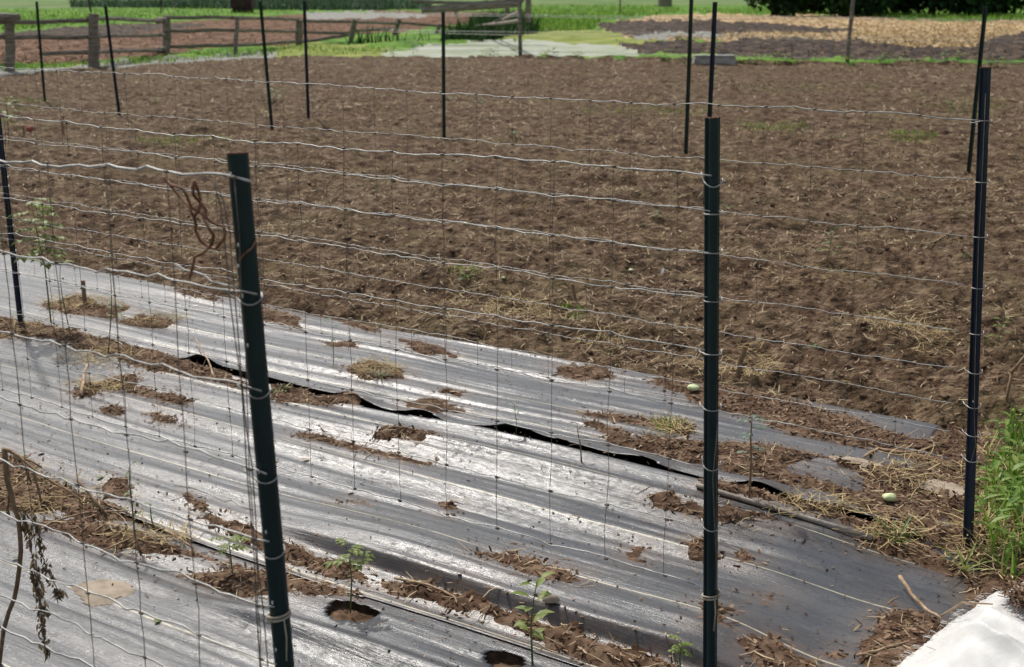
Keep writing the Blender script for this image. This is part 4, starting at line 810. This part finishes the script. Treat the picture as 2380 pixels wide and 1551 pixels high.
EW = [(960, 128, 98), (915, 130, 118), (1130, 132, 116), (1150, 131, 114), (1198, 132, 112), (1265, 133, 120), (1285, 134, 116), (1340, 137, 122), (1545, 146, 118), (1580, 147, 130), (1656, 128, 97), (1800, 150, 126), (1830, 150, 130), (1760, 148, 126), (1975, 150, 132), (2055, 152, 126), (2045, 152, 134), (2092, 152, 130), (2196, 150, 122), (2230, 150, 124), (2318, 156, 137), (2300, 156, 142), (2140, 153, 140), (1720, 149, 130), (1745, 149, 134)]
ORD = 'first second third fourth fifth sixth seventh eighth ninth tenth eleventh twelfth thirteenth fourteenth fifteenth sixteenth seventeenth eighteenth nineteenth twentieth twenty-first twenty-second twenty-third twenty-fourth twenty-fifth twenty-sixth'.split()
for i, (x, y0, y1) in enumerate(EW):
    plant('small leafy weed, %s from the left along the back edge of the soil' % ORD[sorted(e[0] for e in EW).index(x)], (x, y0), (x+rnd.uniform(-3, 3), y1), 9, .16, .09, 'simple', 'leaf_yellow' if i % 3 else 'leaf', frm=.15, name='weed', cat='weed', group=G3, stem_r=.006)

# withered plant hanging at the lower left
def zb(x, y): return (x/1.9145*.64, (1613+y/1.9145)*.64)
TW = 1.62
wp = thing('withered_plant', (*atT(0, 1551, TW)[:2], 0), 'withered brown plant with a drooping seed head at the lower left corner', 'dead plant')
main = [(30, 30), (38, 130), (50, 250), (75, 340), (100, 450), (128, 520), (140, 640), (145, 740), (135, 860), (118, 980), (100, 1070), (60, 1170), (25, 1290), (12, 1400), (0, 1500), (-10, 1600), (-15, 1750)]
MB().tube([V3(atT(*zb(x, y), TW)) for x, y in main], [.0066]*4+[.0055]*9+[.0048]*4, 7).build('stem', M['stem_brown'], wp)
for n_, q in enumerate(([(30, 30), (80, 50), (130, 85), (190, 135), (250, 185), (330, 240), (400, 285), (470, 320), (540, 370), (575, 430)], [(235, 190), (250, 260), (272, 330), (285, 405)], [(540, 255), (600, 320), (650, 390), (700, 440), (735, 490)], [(60, 50), (110, 75), (170, 100), (240, 130), (290, 165)], [(75, 330), (60, 400), (48, 480)])):
    MB().tube([V3(atT(*zb(x, y), TW+.01*n_)) for x, y in q], [.0036*(1-.5*i/len(q)) for i in range(len(q))], 6).build('branch', M['stem_brown'], wp)
def drape(q, n, L, w, spread):
    mb = MB(); P_ = [V3(atT(*zb(x, y), TW+.01)) for x, y in q]; mb.tube(P_, .0012, 5)
    for i in range(n):
        u = rnd.random()*(len(P_)-1); k = int(u); c = P_[k].lerp(P_[k+1], u-k)+V3((rnd.uniform(-1, 1)*spread, rnd.uniform(-1, 1)*spread, 0)); mb.leaf(c, (rnd.uniform(-.5, .5), rnd.uniform(-.5, .5), -1), (rnd.uniform(-1, 1), rnd.uniform(-1, 1), .1), L*rnd.uniform(.5, 1.2), w*rnd.uniform(.6, 1.2), .3, .5)
    mb.build('shrivelled_leaves', M['withered'], wp)
drape([(150, 430), (190, 560), (215, 720), (240, 880), (265, 1000), (285, 1150), (295, 1300), (325, 1450)], 150, .022, .008, .009)
drape([(230, 460), (265, 600), (290, 760), (330, 880), (400, 1010), (430, 1040)], 80, .02, .008, .008)
drape([(250, 1000), (275, 1100), (300, 1150), (345, 1165)], 26, .014, .008, .006)
drape([(640, 380), (680, 430), (735, 490)], 22, .014, .006, .004)
drape([(60, 320), (60, 420), (55, 490)], 14, .014, .006, .003)
drape([(90, 70), (150, 120), (190, 200), (215, 260)], 22, .014, .006, .005)

# ---------------------------------------------------------------- distance
def tree(label, x, Y, hgt, rad, name='tree'):
    c = V3(atY(x, 20, Y)); c.z = 0; r = thing(name, c, label, 'tree', 'dark trees behind the far grass')
    th_ = hgt*.45; mb = MB().tube([c-V3((0, 0, .3)), c+V3((.1, 0, th_*.5)), c+V3((-.1, .1, th_)), c+V3((.1, 0, hgt*.8))], [rad*.09, rad*.07, rad*.05, rad*.02], 8)
    for k in range(5): a_ = k*1.3; mb.tube([c+V3((0, 0, th_*.6)), c+V3((math.cos(a_)*rad*.4, math.sin(a_)*rad*.4, th_)), c+V3((math.cos(a_)*rad*.7, math.sin(a_)*rad*.7, th_*1.4))], [rad*.04, rad*.025, rad*.01], 6)
    mb.build('trunk', M['bark'], r)
    n = 7000; lob = rng.normal(0, 1, (26, 3)); lob /= np.linalg.norm(lob, axis=1)[:, None]; lob = lob*rad*.62; lb_ = lob[rng.integers(0, 26, n)]; d = rng.normal(0, 1, (n, 3)); d /= np.linalg.norm(d, axis=1)[:, None]
    P_ = lb_+d*(rad*.38*rng.random((n, 1))**.4); P_ = P_*np.array([1, 1, hgt/(2*rad)*1.12])+np.array([c.x, c.y, hgt*.46]); P_ = P_[P_[:, 2] > .05]; n = len(P_)
    e1 = rng.normal(0, 1, (n, 3)); e1 /= np.linalg.norm(e1, axis=1)[:, None]; e2 = np.cross(e1, rng.normal(0, 1, (n, 3))); e2 /= np.linalg.norm(e2, axis=1)[:, None]; s = rng.uniform(.12, .30, (n, 1))*rad/3.2
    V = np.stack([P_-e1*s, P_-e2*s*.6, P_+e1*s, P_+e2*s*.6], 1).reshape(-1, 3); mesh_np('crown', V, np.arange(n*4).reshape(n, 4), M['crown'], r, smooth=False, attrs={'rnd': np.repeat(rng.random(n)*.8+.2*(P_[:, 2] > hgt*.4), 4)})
TL = ['leftmost', 'second from left', 'third from left', 'fourth from left', 'fifth from left', 'sixth from left', 'seventh from left', 'eighth from left', 'ninth from left', 'rightmost']
for i, x in enumerate([1800, 1890, 1985, 2080, 2165, 2250, 2335, 2425, 2540, 2660]):
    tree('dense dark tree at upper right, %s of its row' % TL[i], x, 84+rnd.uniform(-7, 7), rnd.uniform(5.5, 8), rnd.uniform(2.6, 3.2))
SL = [((203, -6), (212, 32)), ((262, -6), (262, 16)), ((318, -6), (318, 14)), ((378, -6), (372, 33)), ((408, -6), (410, 18)), ((492, -6), (497, 20)), ((537, -6), (540, 18)), ((640, -6), (640, 14)), ((760, -6), (762, 20)), ((843, -6), (843, 22)), ((870, -6), (870, 20)), ((914, -6), (916, 14)), ((1130, -8), (1132, 18)), ((1440, -6), (1441, 40))]
ordn = ['first', 'second', 'third', 'fourth', 'fifth', 'sixth', 'seventh', 'eighth', 'ninth', 'tenth', 'eleventh', 'twelfth', 'thirteenth', 'fourteenth']
for i, (tp, bs) in enumerate(SL):
    B = V3(at(bs[0], max(bs[1], 14))); A = V3(atY(*tp, B.y))+V3((0, 0, .6)); log(sm := MB(), B-V3((0, 0, .2)), A, .05+.03*(i == 0), 6, .03)
    s_ = sm.build('garden_stake', M['wood_grey'] if i % 3 else M['bark'], smooth=False); tag(s_, '%s slim stake from the left in the far garden at the top edge' % ordn[i], 'garden stake', 'slim stakes in the far garden')
hx, hy = zone_pts(16000, [(165, 14), (820, 12), (1000, 14), (1000, 24), (820, 26), (640, 26), (480, 22), (165, 18)]); m = len(hx)
struct(ribbons('far_garden_rows', np.stack([hx, hy, np.zeros(m)], -1), rng.uniform(.4, 1.3, m), rng.uniform(.06, .16, m), mat('far_leaves', (.03, .07, .03), (.09, .15, .08), (.22, .28, .2), attr='rnd', rough=.8), up=True, bend=.2, seg=2), 'stuff')
B = V3(at(584, 14)); B.y = min(B.y, 95); B.x = (584-W/2)/FPX*B.y; sh = thing('garden_shed', (B.x, B.y, 0), 'low maroon shed just showing at the top edge of the picture', 'shed')
bev_box('wall', M['maroon'], V3((B.x, B.y, 1.3)), (1.5, 1.4, 1.9), sh, .03); bev_box('roof', M['wood_grey'], V3((B.x, B.y, 2.34)), (1.8, 1.7, .15), sh, .03); bev_box('foot', M['bark'], V3((B.x, B.y, .18)), (1.3, 1.2, .36), sh, .03); bev_box('door', M['bark'], V3((B.x, B.y-.72, 1.2)), (.6, .05, 1.5), sh, .01)
B = V3(at(1545, 17)); tag(MB().tube([B, B+V3((0, 0, .45)), B+V3((.02, 0, .9))], [.75, .68, .66], 12).build('tree_stump', M['wood_grey'], smooth=False), 'squat grey tree stump in the grass at the top edge', 'tree stump')
